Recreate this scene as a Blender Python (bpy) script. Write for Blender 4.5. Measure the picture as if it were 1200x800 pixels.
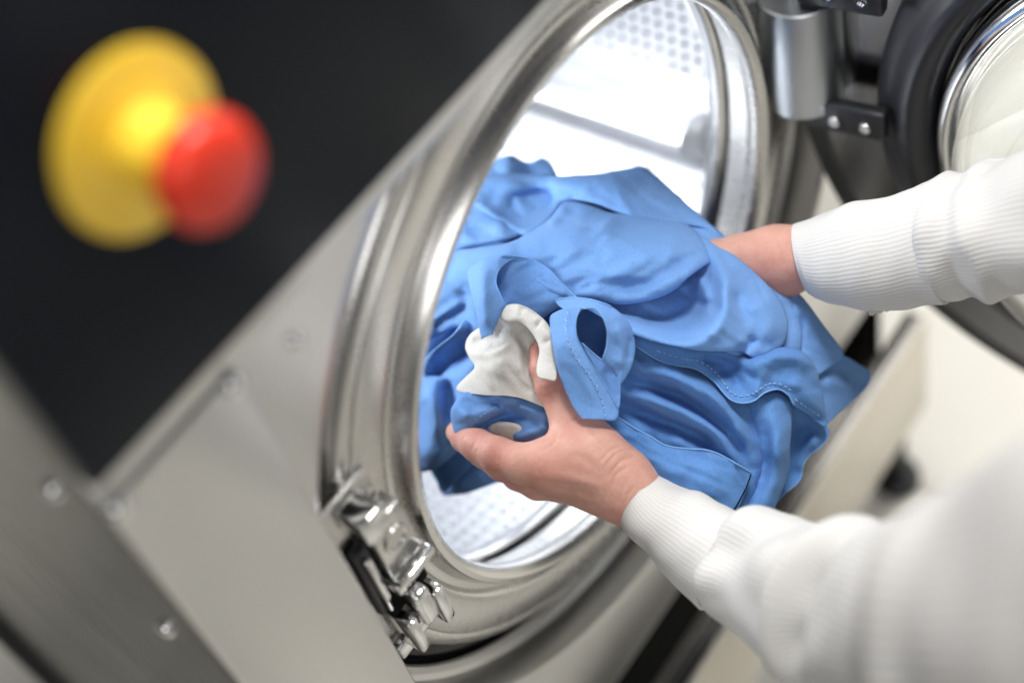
import bpy, bmesh, math, random
import numpy as np
from mathutils import Vector, Matrix
from mathutils.geometry import delaunay_2d_cdt

for o in list(bpy.data.objects):
    bpy.data.objects.remove(o)
scene = bpy.context.scene
COL = scene.collection
R = math.radians
rng = np.random.default_rng(7)
random.seed(7)

# ------------------------------------------------------------------ camera
# world: X = machine's right, Y = into the drum, Z = up; origin = centre of the porthole, metres
CM = np.array([[0.569759, -0.796186, -0.203624], [-0.706823, -0.348352, -0.615672], [0.419257, 0.494711, -0.761239]])
CP = np.array([-0.47659, -0.45523, 0.75153])
FPX = 1724.73
cam_d = bpy.data.cameras.new('camera')
cam = bpy.data.objects.new('camera', cam_d)
COL.objects.link(cam)
mw = Matrix.Identity(4)
for i in range(3):
    mw[i][0] = CM[0][i]; mw[i][1] = -CM[1][i]; mw[i][2] = -CM[2][i]; mw[i][3] = CP[i]
cam.matrix_world = mw
cam_d.sensor_width = 36.0
cam_d.lens = 51.742
cam_d.clip_start = 0.02
cam_d.clip_end = 60
cam_d.dof.use_dof = True
cam_d.dof.focus_distance = 0.945
cam_d.dof.aperture_fstop = 1.75
scene.camera = cam

# ------------------------------------------------------------------ light
world = bpy.data.worlds.new('World')
scene.world = world
world.use_nodes = True
bg = world.node_tree.nodes['Background']
bg.inputs[0].default_value = (1.0, 0.98, 0.95, 1)
bg.inputs[1].default_value = 0.13

def area(name, loc, target, size, power, color=(1, 1, 1), size_y=None):
    l = bpy.data.lights.new(name, 'AREA')
    l.energy = power; l.color = color
    l.shape = 'RECTANGLE'; l.size = size; l.size_y = size_y or size
    o = bpy.data.objects.new(name, l); COL.objects.link(o)
    o.location = loc
    d = Vector(target) - Vector(loc)
    o.rotation_euler = d.to_track_quat('-Z', 'Y').to_euler()
    return o
area('ceiling_lamp', (0.35, -0.06, 1.9), (0.0, -0.10, 0), 0.7, 47, (1, 0.985, 0.96), 0.5)
area('floor_fill', (2.1, -0.4, 1.2), (0.5, -0.2, -0.66), 1.2, 26, (1, 0.98, 0.95))  # fill added off to the right to brighten the floor and door
area('fill_lamp', (-1.5, -1.2, 1.7), (0, -0.15, 0), 1.3, 18, (1, 0.99, 0.97))
area('drum_fill', (-0.13, 0.38, 0.12), (0.27, 0.16, -0.04), 0.20, 3.5, (0.95, 0.97, 1.0))  # added inside the drum, unseen, to brighten the steel
area('drum_top_fill', (0.0, 0.13, 0.262), (0.02, 0.08, 0.0), 0.14, 0.5, (0.97, 0.98, 1.0))  # second unseen fill, added to lift the cloth inside the drum

scene.view_settings.view_transform = 'Standard'
scene.view_settings.look = 'None'
scene.view_settings.exposure = 0.12
scene.view_settings.gamma = 1.0
scene.render.engine = 'CYCLES'
scene.cycles.use_denoising = True
scene.cycles.max_bounces = 10
scene.cycles.glossy_bounces = 6
scene.cycles.transmission_bounces = 8
scene.cycles.caustics_reflective = False
scene.cycles.caustics_refractive = False
scene.cycles.sample_clamp_indirect = 6.0

# ------------------------------------------------------------------ helpers
def P(px, py, D):
    """photo pixel + distance along the view axis -> world point"""
    return CP + CM.T @ np.array([(px - 600) / FPX, (py - 400) / FPX, 1.0]) * D

def PY(px, py, y):
    v = CM.T @ np.array([(px - 600) / FPX, (py - 400) / FPX, 1.0])
    return CP + v * ((y - CP[1]) / v[1])

def tag(o, label=None, cat=None, group=None, kind=None):
    if label: o['label'] = label
    if cat: o['category'] = cat
    if group: o['group'] = group
    if kind: o['kind'] = kind
    return o

def link(name, me, mat=None, parent=None, smooth=True):
    o = bpy.data.objects.new(name, me)
    COL.objects.link(o)
    if mat is not None and not me.materials: me.materials.append(mat)
    if parent is not None:
        o.parent = parent
        o.matrix_parent_inverse = parent_inv(parent)
    if smooth:
        me.polygons.foreach_set('use_smooth', [True] * len(me.polygons))
    return o

def wm(o):
    m = o.matrix_basis.copy() if o.parent is None else wm(o.parent) @ o.matrix_parent_inverse @ o.matrix_basis
    return m
def parent_inv(p): return wm(p).inverted()

def empty(name, loc, label, cat, group=None):
    o = bpy.data.objects.new(name, None); COL.objects.link(o)
    o.location = loc; o.empty_display_size = 0.05
    return tag(o, label, cat, group)

def from_bm(name, bm, mat, parent=None, smooth=True, sharp=None):
    me = bpy.data.meshes.new(name)
    bmesh.ops.recalc_face_normals(bm, faces=bm.faces)
    bm.to_mesh(me); bm.free()
    o = link(name, me, mat, parent, smooth)
    if sharp is not None: me.set_sharp_from_angle(angle=R(sharp))
    return o

def from_pd(name, v, f, mat, parent=None, smooth=True, sharp=None):
    me = bpy.data.meshes.new(name)
    me.from_pydata([tuple(map(float, p)) for p in v], [], f); me.update()
    o = link(name, me, mat, parent, smooth)
    if sharp is not None: me.set_sharp_from_angle(angle=R(sharp))
    return o

def lathe(name, prof, mat, parent=None, axis='Y', seg=128, center=(0, 0, 0), sharp=32, closed=False, frame=None):
    """prof = [(r, a)], revolved round the axis (Y by default) or the given frame (u, v, n)"""
    if frame is None: frame = ((1, 0, 0), (0, 0, 1), (0, 1, 0)) if axis == 'Y' else ((1, 0, 0), (0, 1, 0), (0, 0, 1))
    u, v, n = (np.array(k, float) for k in frame); c = np.array(center, float)
    V, F = [], []
    k = len(prof)
    for i in range(seg):
        t = 2 * math.pi * i / seg
        d = math.cos(t) * u + math.sin(t) * v
        for r, a in prof: V.append(c + max(r, 1e-5) * d + a * n)
    m = k if closed else k - 1
    for i in range(seg):
        j = (i + 1) % seg
        for q in range(m):
            q2 = (q + 1) % k
            F.append((i * k + q, j * k + q, j * k + q2, i * k + q2))
    o = from_pd(name, V, F, mat, parent)
    bm = bmesh.new(); bm.from_mesh(o.data)
    bmesh.ops.remove_doubles(bm, verts=bm.verts, dist=3e-5)
    bmesh.ops.recalc_face_normals(bm, faces=bm.faces); bm.to_mesh(o.data); bm.free()
    o.data.polygons.foreach_set('use_smooth', [True] * len(o.data.polygons))
    if sharp: o.data.set_sharp_from_angle(angle=R(sharp))
    return o

def box_bm(bm, lo, hi, bevel=0.0, mat=None, seg=2):
    lo, hi = np.array(lo, float), np.array(hi, float)
    g = bmesh.ops.create_cube(bm, size=1.0)
    vs = g['verts']
    for v in vs:
        p = lo + (np.array(v.co) + 0.5) * (hi - lo)
        v.co = p
    if bevel:
        es = list({e for v in vs for e in v.link_edges})
        r = bmesh.ops.bevel(bm, geom=es, offset=bevel, segments=seg, affect='EDGES', profile=0.5)
        vs = list({v for f in r['faces'] for v in f.verts} | {v for v in vs if v.is_valid})
    if mat is not None:
        bmesh.ops.transform(bm, matrix=mat, verts=vs)
    return vs

def box(name, lo, hi, mat, parent=None, bevel=0.002, m=None, seg=2):
    bm = bmesh.new(); box_bm(bm, lo, hi, bevel, m, seg)
    return from_bm(name, bm, mat, parent, True, 35)

def copy_to(o, loc_delta=None, matrix=None, parent=None):
    c = o.copy(); COL.objects.link(c)
    if parent is not None:
        c.parent = parent; c.matrix_parent_inverse = parent_inv(parent)
    if loc_delta is not None: c.location = Vector(o.location) + Vector(loc_delta)
    if matrix is not None: c.matrix_basis = matrix
    return c

# ------------------------------------------------------------------ materials
def mat(name, base, rough=0.5, metal=0.0, **kw):
    m = bpy.data.materials.new(name); m.use_nodes = True
    b = m.node_tree.nodes['Principled BSDF']
    b.inputs['Base Color'].default_value = (*base, 1)
    b.inputs['Roughness'].default_value = rough
    b.inputs['Metallic'].default_value = metal
    for k, v in kw.items(): b.inputs[k.replace('_', ' ')].default_value = v
    return m

def N(m, t): return m.node_tree.nodes.new(t)
def L(m, a, b): m.node_tree.links.new(a, b)
def bsdf(m): return m.node_tree.nodes['Principled BSDF']

def coords(m, scale=(1, 1, 1)):
    tc = N(m, 'ShaderNodeTexCoord'); mp = N(m, 'ShaderNodeMapping')
    mp.inputs['Scale'].default_value = scale
    L(m, tc.outputs['Object'], mp.inputs['Vector'])
    return mp.outputs[0]

def noise(m, scale, detail=4, rough=0.55, vec=None):
    n = N(m, 'ShaderNodeTexNoise')
    n.inputs['Scale'].default_value = scale; n.inputs['Detail'].default_value = detail; n.inputs['Roughness'].default_value = rough
    L(m, vec if vec is not None else coords(m), n.inputs['Vector'])
    return n.outputs['Fac']

def ramp(m, fac, stops):
    r = N(m, 'ShaderNodeValToRGB')
    e = r.color_ramp.elements
    while len(e) < len(stops): e.new(0.5)
    for q, (p, c) in zip(e, stops):
        q.position = p; q.color = (c, c, c, 1) if not hasattr(c, '__len__') else (*c, 1)
    L(m, fac, r.inputs[0]); return r.outputs[0]

def bump(m, height, strength=0.2, dist=0.001, normal=None):
    b = N(m, 'ShaderNodeBump'); b.inputs['Strength'].default_value = strength; b.inputs['Distance'].default_value = dist
    L(m, height, b.inputs['Height'])
    if normal is not None: L(m, normal, b.inputs['Normal'])
    return b.outputs[0]

def steel(name, base, rough, brush=(1, 1, 1), brush_scale=250, spread=0.12, bumpy=0.04, smudge=0.08):
    m = mat(name, base, rough, 1.0)
    n = noise(m, brush_scale, 3, 0.6, coords(m, brush))
    s = noise(m, 9, 5, 0.6)
    a = N(m, 'ShaderNodeMath'); a.operation = 'MULTIPLY_ADD'
    L(m, n, a.inputs[0]); a.inputs[1].default_value = spread; a.inputs[2].default_value = rough - spread / 2
    a2 = N(m, 'ShaderNodeMath'); a2.operation = 'MULTIPLY_ADD'
    L(m, s, a2.inputs[0]); a2.inputs[1].default_value = smudge * 2; 
    a3 = N(m, 'ShaderNodeMath'); a3.operation = 'SUBTRACT'
    L(m, a.outputs[0], a3.inputs[0]); a3.inputs[1].default_value = smudge
    L(m, a3.outputs[0], a2.inputs[2])
    L(m, a2.outputs[0], bsdf(m).inputs['Roughness'])
    L(m, ramp(m, noise(m, 5, 4), [(0.3, tuple(c * 0.9 for c in base)), (0.75, base)]), bsdf(m).inputs['Base Color'])
    L(m, bump(m, n, bumpy, 0.0006), bsdf(m).inputs['Normal'])
    return m

M_CAB = steel('brushed_cabinet_steel', (0.68, 0.675, 0.665), 0.33, (1, 1, 0.04), 300)
M_RING = steel('porthole_steel', (0.66, 0.65, 0.63), 0.27, (1, 0.15, 1), 90, 0.05, 0.004, 0.03)
M_CHROME = steel('polished_steel', (0.78, 0.78, 0.78), 0.10, (1, 1, 1), 120, 0.05, 0.01, 0.03)
M_DRUM = steel('drum_steel', (0.78, 0.795, 0.82), 0.34, (1, 0.1, 1), 120, 0.06, 0.02)
M_DOORST = steel('door_steel', (0.30, 0.30, 0.31), 0.15, (1, 1, 1), 120, 0.05, 0.01, 0.03)
M_RIM = mat('dark_grey_enamel', (0.045, 0.048, 0.052), 0.4)
M_ZINC = steel('zinc_hinge', (0.52, 0.55, 0.58), 0.38, (1, 1, 1), 60, 0.2, 0.08, 0.1)
M_SIDE = steel('side_steel', (0.20, 0.193, 0.183), 0.22, (1, 1, 0.04), 300)  # darkened steel; dark reflections are put into the base colour
M_BLACK = mat('black_panel', (0.006, 0.009, 0.014), 0.22, 0.0, Specular_IOR_Level=0.12)
L(M_BLACK, ramp(M_BLACK, noise(M_BLACK, 14), [(0.3, 0.18), (0.8, 0.30)]), bsdf(M_BLACK).inputs['Roughness'])
M_RUB = mat('black_rubber', (0.012, 0.013, 0.018), 0.38)
L(M_RUB, bump(M_RUB, noise(M_RUB, 60), 0.15, 0.001), bsdf(M_RUB).inputs['Normal'])
M_DARK = mat('dark_void', (0.003, 0.003, 0.004), 0.8, 0.0, Specular_IOR_Level=0.1)
M_YEL = mat('yellow_plastic', (0.84, 0.57, 0.05), 0.2)
M_RED = mat('red_plastic', (0.70, 0.035, 0.012), 0.35)
M_GLASS = mat('door_glass', (0.94, 0.97, 0.97), 0.03, 0.0, Transmission_Weight=1.0, IOR=1.48)
M_PLINTH = steel('plinth_steel', (0.72, 0.68, 0.60), 0.38, (0.04, 1, 1), 260)
M_TILE = mat('cream_tile', (0.80, 0.755, 0.65), 0.32)
L(M_TILE, ramp(M_TILE, noise(M_TILE, 7, 5), [(0.25, (0.80, 0.775, 0.70)), (0.8, (0.85, 0.83, 0.765))]), bsdf(M_TILE).inputs['Base Color'])
M_GROUT = mat('grout', (0.55, 0.52, 0.47), 0.8)

# ================================================================== floor
FZ = -0.66
floor = tag(from_pd('floor', [(-4, -4, FZ - 0.004), (4, -4, FZ - 0.004), (4, 4, FZ - 0.004), (-4, 4, FZ - 0.004)], [(0, 1, 2, 3)], M_GROUT), kind='structure')
TS = 0.45
tile_me = None
for i in range(-5, 6):
    for j in range(-5, 6):
        x0, y0 = 0.335 + i * TS, -0.80 + j * TS
        if tile_me is None:
            t = box('floor_tile', (0.002, 0.002, -0.012), (TS - 0.002, TS - 0.002, 0), M_TILE, floor, 0.0015)
            tile_me = t.data
        else:
            t = link('floor_tile', tile_me, None, floor, False)
        t.location = (x0, y0, FZ)

# ================================================================== washing machine
WM = empty('washing_machine', (0, 0.24, FZ), 'large stainless steel front loading washing machine with its round door open', 'washing machine')
YF = -0.017          # cabinet front plane
XL, XR = -0.361, 0.361
ZT, ZB = 0.50, -0.372
YB = 0.492

def holed_plate(name, x0, x1, z0, z1, rh, y0, prof, mt, parent, seg=144):
    """front sheet with a round cut-out; prof continues the rim as (r, y)"""
    V, F = [], []
    ang = sorted(set([2 * math.pi * i / seg for i in range(seg)] + [math.atan2(z, x) % (2 * math.pi) for x in (x0, x1) for z in (z0, z1)]))
    rings = []
    k = len(prof)
    for a in ang:
        c, s = math.cos(a), math.sin(a)
        t = min((x1 / c) if c > 1e-9 else (x0 / c if c < -1e-9 else 1e9), (z1 / s) if s > 1e-9 else (z0 / s if s < -1e-9 else 1e9))
        V.append((t * c, y0, t * s)); V.append(((rh + 0.006) * c, y0, (rh + 0.006) * s))
        for r, y in prof: V.append((r * c, y, r * s))
    n = len(ang); w = k + 2
    for i in range(n):
        j = (i + 1) % n
        for q in range(w - 1): F.append((i * w + q, j * w + q, j * w + q + 1, i * w + q + 1))
    return from_pd(name, V, F, mt, parent, True, 30)

holed_plate('front_panel', XL + 0.004, XR - 0.004, ZB, ZT, 0.2965, YF,
            [(0.2970, YF + 0.0005), (0.2940, YF + 0.002), (0.2930, YF + 0.006), (0.2930, YF + 0.030), (0.290, YF + 0.033), (0.285, YF + 0.034), (0.284, YF + 0.036), (0.2865, YF + 0.038), (0.30, YF + 0.038)], M_CAB, WM)
# folded lower edge of the front sheet, curling back under the machine
prof = [(YF, ZB), (YF + 0.0015, ZB - 0.006), (YF + 0.006, ZB - 0.012), (YF + 0.014, ZB - 0.016), (YF + 0.05, ZB - 0.018)]
V = [(x, y, z) for x in (XL + 0.004, XR - 0.004) for y, z in prof]
k = len(prof)
from_pd('front_panel_fold', V, [(i, k + i, k + i + 1, i + 1) for i in range(k - 1)], M_CAB, WM)
# sides, top, back, dark underside
def sheet_side(x, nm, mt):
    s = 1 if x > 0 else -1
    pr = [(x - s * 0.004, YF), (x - s * 0.0012, YF + 0.0012), (x, YF + 0.004), (x, YF + 0.012), (x, 0.2), (x, YB)]
    V = [(a, b, z) for z in (-0.60, ZT) for a, b in pr]; q = len(pr)
    return from_pd(nm, V, [(i, i + 1, q + i + 1, q + i) for i in range(q - 1)], mt, WM)
sheet_side(XL, 'side_panel', M_SIDE); sheet_side(XR, 'side_panel', M_SIDE)
box('rear_edge_strip', (XL - 0.012, YB, -0.60), (XL + 0.03, YB + 0.010, ZT), M_RUB, WM, 0.002)
box('back_panel', (XL + 0.001, YB + 0.011, -0.60), (XR - 0.001, YB + 0.02, ZT), M_SIDE, WM, 0.002)
box('top_panel', (XL + 0.001, YF + 0.02, ZT + 0.001), (XR - 0.001, YB, ZT + 0.02), M_CAB, WM, 0.003)
box('base_shade_block', (XL + 0.02, YF + 0.052, -0.60), (XR - 0.003, YB - 0.01, -0.40), M_DARK, WM, 0.003)  # near-black colour stands in for the shadow under the front panel
# plinth
box('plinth', (XL, -0.066, -0.535), (XR, -0.061, -0.392), M_PLINTH, WM, 0.002, seg=3)
box('plinth_ledge', (XL, -0.0605, -0.412), (XR, -0.044, -0.394), M_SIDE, WM, 0.002)  # dark grey paints in the shade on top of the plinth
for x, y in ((0.335, -0.045), (-0.335, -0.045), (0.335, 0.45), (-0.335, 0.45)):
    o = lathe('foot', [(0, 0.0), (0.024, 0.0), (0.026, 0.004), (0.024, 0.014), (0.010, 0.02), (0.010, 0.14), (0, 0.14)], M_RUB, WM, axis='Z', seg=32, center=(x, y, FZ + 0.0005))
# control panel, black glass-like sheet standing proud of the front
YP = -0.034
box('control_panel', (XL - 0.0005, YP, 0.2785), (XR, YF - 0.001, ZT), M_BLACK, WM, 0.003, seg=3)
box('panel_trim', (XL, YF - 0.004, 0.2545), (XR - 0.001, YF - 0.0005, 0.278), M_CAB, WM, 0.0015)
# raised lower-left cover plate with its screws
box('cover_plate', (XL + 0.0005, YF - 0.006, -0.30), (-0.2735, YF - 0.0008, 0.2532), M_CAB, WM, 0.002, seg=3)
def screw(x, y, z, r, parent, mt, nrm=(0, -1, 0), nm='screw', socket=False):
    n = np.array(nrm, float); u = np.cross(n, (0, 0, 1.0)); u /= np.linalg.norm(u); v = np.cross(n, u)
    pr = [(r, 0), (r * 1.0, r * 0.25), (r * 0.82, r * 0.5), (r * 0.5, r * 0.62), (0, r * 0.68)] if not socket else \
         [(r, 0), (r, r * 0.7), (r * 0.92, r * 0.8), (r * 0.55, r * 0.8), (r * 0.5, r * 0.35), (0, r * 0.35)]
    return lathe(nm, pr, mt, parent, seg=20 if not socket else 6 * 4, center=(x, y, z), frame=(u, v, n), sharp=40)
for px, py in ((140, 597), (275, 452)):
    p = PY(px, py, YF - 0.006); screw(p[0], YF - 0.006, p[2], 0.0062, WM, M_CHROME)
p = PY(346, 400, YF); screw(p[0], YF, p[2], 0.005, WM, M_CHROME)
screw(XL, 0.025, 0.236, 0.0062, WM, M_CHROME, (-1, 0, 0.0))
screw(XL, 0.025, 0.10, 0.0062, WM, M_CHROME, (-1, 0, 0.0))

# emergency stop
ep = PY(166, 168, YP - 0.004)
es = lathe('emergency_stop', [(0, 0.0), (0.0375, 0.0), (0.039, 0.0015), (0.0385, 0.004), (0.034, 0.0055), (0.024, 0.0065), (0.018, 0.009), (0.0165, 0.018), (0.0165, 0.036), (0, 0.036)], M_YEL, WM, seg=96, center=(ep[0], YP, ep[2]), frame=((1, 0, 0), (0, 0, 1), (0, -1, 0)))
lathe('mushroom_button', [(0, 0.031), (0.015, 0.031), (0.0215, 0.034), (0.0230, 0.038), (0.0228, 0.043), (0.0205, 0.0475), (0.012, 0.050), (0, 0.051)], M_RED, es, seg=64, center=(ep[0], YP, ep[2]), frame=((1, 0, 0), (0, 0, 1), (0, -1, 0)), sharp=60)

# porthole frame (tub front) -------------------------------------------------
bead = [(0.2062 + 0.0062 * math.cos(t), -0.003 + 0.0072 * math.sin(t)) for t in np.linspace(R(150), R(380), 14)]
pf = [(0.2165, 0.030), (0.2165, 0.014), (0.214, 0.0115), (0.2045, 0.008), (0.2008, 0.004)] + [(r, y if y < 0.003 else 0.003) for r, y in [(0.2, 0.0), (0.2005, -0.004), (0.2025, -0.0075), (0.206, -0.0095), (0.2095, -0.0085), (0.212, -0.005), (0.2135, -0.0005), (0.215, 0.003), (0.2175, 0.0045)]] + \
     [(0.2205, 0.0040), (0.2225, 0.0015), (0.2245, 0.0002), (0.228, 0.0), (0.2500, 0.0004), (0.2508, 0.0010), (0.2512, 0.0024), (0.2516, 0.0024), (0.2522, 0.0012), (0.2535, 0.0012), (0.257, 0.0020), (0.2610, 0.0045), (0.2640, 0.0090), (0.2655, 0.0150), (0.2658, 0.022), (0.2658, 0.045)]
PF = lathe('porthole_frame', pf, M_RING, WM, seg=192, sharp=38)
lathe('seal_gap', [(0.2175, 0.028), (0.222, 0.029), (0.222, 0.0325), (0.2175, 0.0335)], M_DARK, WM, seg=128)
lathe('gap_shade_ring', [(0.264, 0.0235), (0.272, 0.026), (0.278, 0.022), (0.283, 0.026), (0.295, 0.026), (0.295, 0.05)], M_RUB, WM, seg=128)  # added black ring; stands in for the shade deep in the gap
# rolled rim of the inner drum + perforated drum wall -------------------------
rim = [(0.236, 0.030)] + [(0.2245 - 0.0095 * math.cos(t), 0.0425 - 0.010 * math.sin(t)) for t in np.linspace(R(110), R(-70), 14)] + [(0.250, 0.058), (0.278, 0.064), (0.282, 0.068)]
lathe('drum_rim', [(r, y) for r, y in rim], M_CHROME, WM, seg=160, sharp=None)
RD, Y0D, Y1D = 0.282, 0.068, 0.428
def drum_wall():
    V, F = [], []
    pitch = 0.0122
    na = int(round(2 * math.pi * RD / pitch)); ny = int((Y1D - Y0D) / pitch)
    da = 2 * math.pi / na; dy = (Y1D - Y0D) / ny
    lif = [R(a) for a in (-23, 97, 217)]
    for i in range(na):
        a = i * da
        d = min(abs((a + da / 2 - q + math.pi) % (2 * math.pi) - math.pi) for q in lif)
        deg = math.degrees((a + math.pi) % (2 * math.pi) - math.pi)
        dome = -175 < deg < -60
        for j in range(ny):
            sh = 0.0
            y = Y0D + j * dy
            def pt(u, w, h=0.0):
                aa, r = a + u * da, RD - h
                return (r * math.cos(aa), y + w * dy, r * math.sin(aa))
            b = len(V)
            V += [pt(0, 0), pt(.5, 0), pt(1, 0), pt(1, .5), pt(1, 1), pt(.5, 1), pt(0, 1), pt(0, .5)]
            if d < R(9) or j in (0, ny - 1):
                F.append(tuple(range(b, b + 8))); continue
            cx, cy = (0.5, 0.5) if (j % 2 == 0) else (0.5, 0.5)
            A8 = [math.atan2(w - .5, u - .5) for u, w in ((0, 0), (.5, 0), (1, 0), (1, .5), (1, 1), (.5, 1), (0, 1), (0, .5))]
            if dome:
                for rr, h in ((0.38, 0.0), (0.28, 0.0026), (0.14, 0.0042)):
                    V += [pt(cx + rr * math.cos(t), cy + rr * math.sin(t), h) for t in A8]
                for lv in range(3):
                    for q in range(8):
                        q2 = (q + 1) % 8
                        F.append((b + lv * 8 + q, b + lv * 8 + q2, b + lv * 8 + 8 + q2, b + lv * 8 + 8 + q))
                F.append(tuple(range(b + 24, b + 32)))
            else:
                for rr, h in ((0.245, 0.0), (0.235, -0.0022)):
                    V += [pt(cx + rr * math.cos(t), cy + rr * math.sin(t), h) for t in A8]
                for lv in range(2):
                    for q in range(8):
                        q2 = (q + 1) % 8
                        F.append((b + lv * 8 + q, b + lv * 8 + q2, b + lv * 8 + 8 + q2, b + lv * 8 + 8 + q))
    return V, F
V, F = drum_wall()
from_pd('drum', V, F, M_DRUM, WM, True, 25)
lathe('drum_back', [(0, Y1D + 0.001), (0.05, Y1D), (0.06, Y1D - 0.006), (0.20, Y1D - 0.004), (0.25, Y1D + 0.006), (0.29, Y1D + 0.008)], M_DRUM, WM, seg=96)
lathe('tub', [(0.30, 0.055), (0.305, 0.06), (0.305, 0.45), (0.0, 0.452)], M_DARK, WM, seg=96)
# lifters inside the drum with a row of rivets
def lifter(a0):
    a = R(a0); rd = np.array((math.cos(a), 0, math.sin(a))); td = np.array((-math.sin(a), 0, math.cos(a))); yd = np.array((0, 1.0, 0))
    sec = [(0.041, -0.0005), (0.036, 0.003), (0.026, 0.017), (0.016, 0.034), (0.008, 0.044), (0.000, 0.047), (-0.008, 0.044), (-0.016, 0.034), (-0.026, 0.017), (-0.036, 0.003), (-0.041, -0.0005)]
    V, F = [], []
    ys = [Y0D + 0.012, Y0D + 0.018, Y0D + 0.2, Y1D - 0.018, Y1D - 0.012]; hs = [0.55, 1, 1, 1, 0.55]
    for y, h in zip(ys, hs):
        for t, q in sec: V.append(rd * (math.sqrt(RD ** 2 - t * t) - q * h) + td * t + yd * y)
    n = len(sec)
    for j in range(len(ys) - 1):
        for i in range(n - 1): F.append((j * n + i, j * n + i + 1, (j + 1) * n + i + 1, (j + 1) * n + i))
    F.append(tuple(range(n))); F.append(tuple(range((len(ys) - 1) * n, len(ys) * n)))
    o = from_pd('lifter', V, F, M_DRUM, WM, True, 40)
    me = None
    for side in (-1, 1):
        for k in range(9):
            y = Y0D + 0.03 + k * 0.037; t = side * 0.047
            c = rd * math.sqrt(RD ** 2 - t * t) + td * t + yd * y
            n_ = -(rd * math.sqrt(RD ** 2 - t * t) + td * t) / RD
            if me is None:
                r_ = lathe('rivet', [(0.0030, -0.0008), (0.0030, 0.0004), (0.0023, 0.0016), (0.0011, 0.0022), (0, 0.0024)], M_CHROME, o, axis='Z', seg=14)
                me = r_.data
            else:
                r_ = link('rivet', me, None, o, False)
            q = Vector(n_).to_track_quat('Z', 'Y').to_matrix().to_4x4()
            r_.matrix_basis = Matrix.Translation(Vector(c)) @ q
    return o
for a0 in (-23, 97, 217): lifter(a0)

# hinge -----------------------------------------------------------------------
HX, HY = 0.240, -0.022
hz0, hz1 = -0.040, 0.058
hc = PY(936, 80, HY); HX = hc[0] + 0.007; zc = hc[2]
hz0 = PY(938, 137, HY - 0.015)[2] - 0.012; hz1 = PY(936, 25, HY - 0.0)[2] + 0.026
HG = lathe('hinge_barrel', [(0, hz0), (0.0275, hz0), (0.0293, hz0 + 0.0016), (0.0293, hz1 - 0.0016), (0.0275, hz1), (0.012, hz1), (0.0118, hz1 + 0.03), (0, hz1 + 0.03)], M_ZINC, WM, axis='Z', seg=64, center=(HX, HY, 0))
box('hinge_pin_block', (HX - 0.012, HY - 0.012, hz1 + 0.014), (HX + 0.012, HY + 0.012, hz1 + 0.03), M_DARK, WM, 0.002)
# door, swung open past a right angle -----------------------------------------
TH = R(6)
du = np.array((math.sin(TH), -math.cos(TH), 0.0)); dn = np.array((-math.cos(TH), -math.sin(TH), 0.0)); dz = np.array((0, 0, 1.0))
LD = 0.303
dc = np.array((HX, HY, -0.012)) + LD * du
FR = (du, dz, dn)
DOOR = lathe('door', [(0.190, -0.060), (0.215, -0.068), (0.262, -0.060), (0.290, -0.046), (0.2985, -0.034), (0.2985, -0.016), (0.2965, -0.013), (0.268, -0.0125), (0.235, -0.013), (0.205, -0.014), (0.190, -0.022)], M_DOORST, WM, seg=160, center=dc, frame=FR, closed=True)
lathe('door_rim', [(0.299, -0.040), (0.316, -0.036), (0.3205, -0.030), (0.3205, -0.022), (0.317, -0.0175), (0.303, -0.0165), (0.299, -0.019)], M_RIM, DOOR, seg=160, center=dc, frame=FR, closed=True)
lathe('door_gasket', [(0.200, -0.008), (0.202, 0.006), (0.208, 0.014), (0.218, 0.018), (0.227, 0.015), (0.232, 0.007), (0.238, 0.005), (0.2465, 0.001), (0.2495, -0.005), (0.249, -0.011)], M_RUB, DOOR, seg=160, center=dc, frame=FR, sharp=60)
lathe('glass_bezel', [(0.198, -0.006), (0.199, 0.010), (0.196, 0.020), (0.190, 0.023), (0.185, 0.020), (0.1835, 0.006), (0.1835, -0.012)], M_CHROME, DOOR, seg=160, center=dc, frame=FR, sharp=60)
gl = [(0.172, -0.005), (0.182, 0.002), (0.183, 0.014), (0.178, 0.042), (0.166, 0.066), (0.148, 0.082), (0.120, 0.090), (0.060, 0.093), (0.0, 0.094)]
gi = [(r * 0.965, a - 0.006) for r, a in gl[::-1]]
lathe('door_glass', gl + gi[:-1] + [(0.167, -0.010)], M_GLASS, DOOR, seg=128, center=dc, frame=FR, sharp=None)
# two black arms bolt the door to the hinge
def arm(z0, z1, a0, a1, off):
    m = Matrix(((du[0], -dn[0], 0, HX), (du[1], -dn[1], 0, HY), (0, 0, 1, 0), (0, 0, 0, 1)))
    b = box('hinge_arm', (a0, -0.006 - off, z0), (a1, 0.006 - off, z1), M_RUB, WM, 0.003, m, 3)
    for s in (a0 + 0.40 * (a1 - a0), a0 + 0.78 * (a1 - a0)):
        c = np.array((HX, HY, (z0 + z1) / 2)) + du * s + dn * (0.006 + off)
        screw(*c, 0.0044, b, M_CHROME, dn, 'bolt', True)
za = hz0 - 0.002
arm(za - 0.012, za + 0.014, 0.006, 0.068, 0.013)
arm(hz1 + 0.004, hz1 + 0.030, 0.006, 0.068, 0.013)
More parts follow.
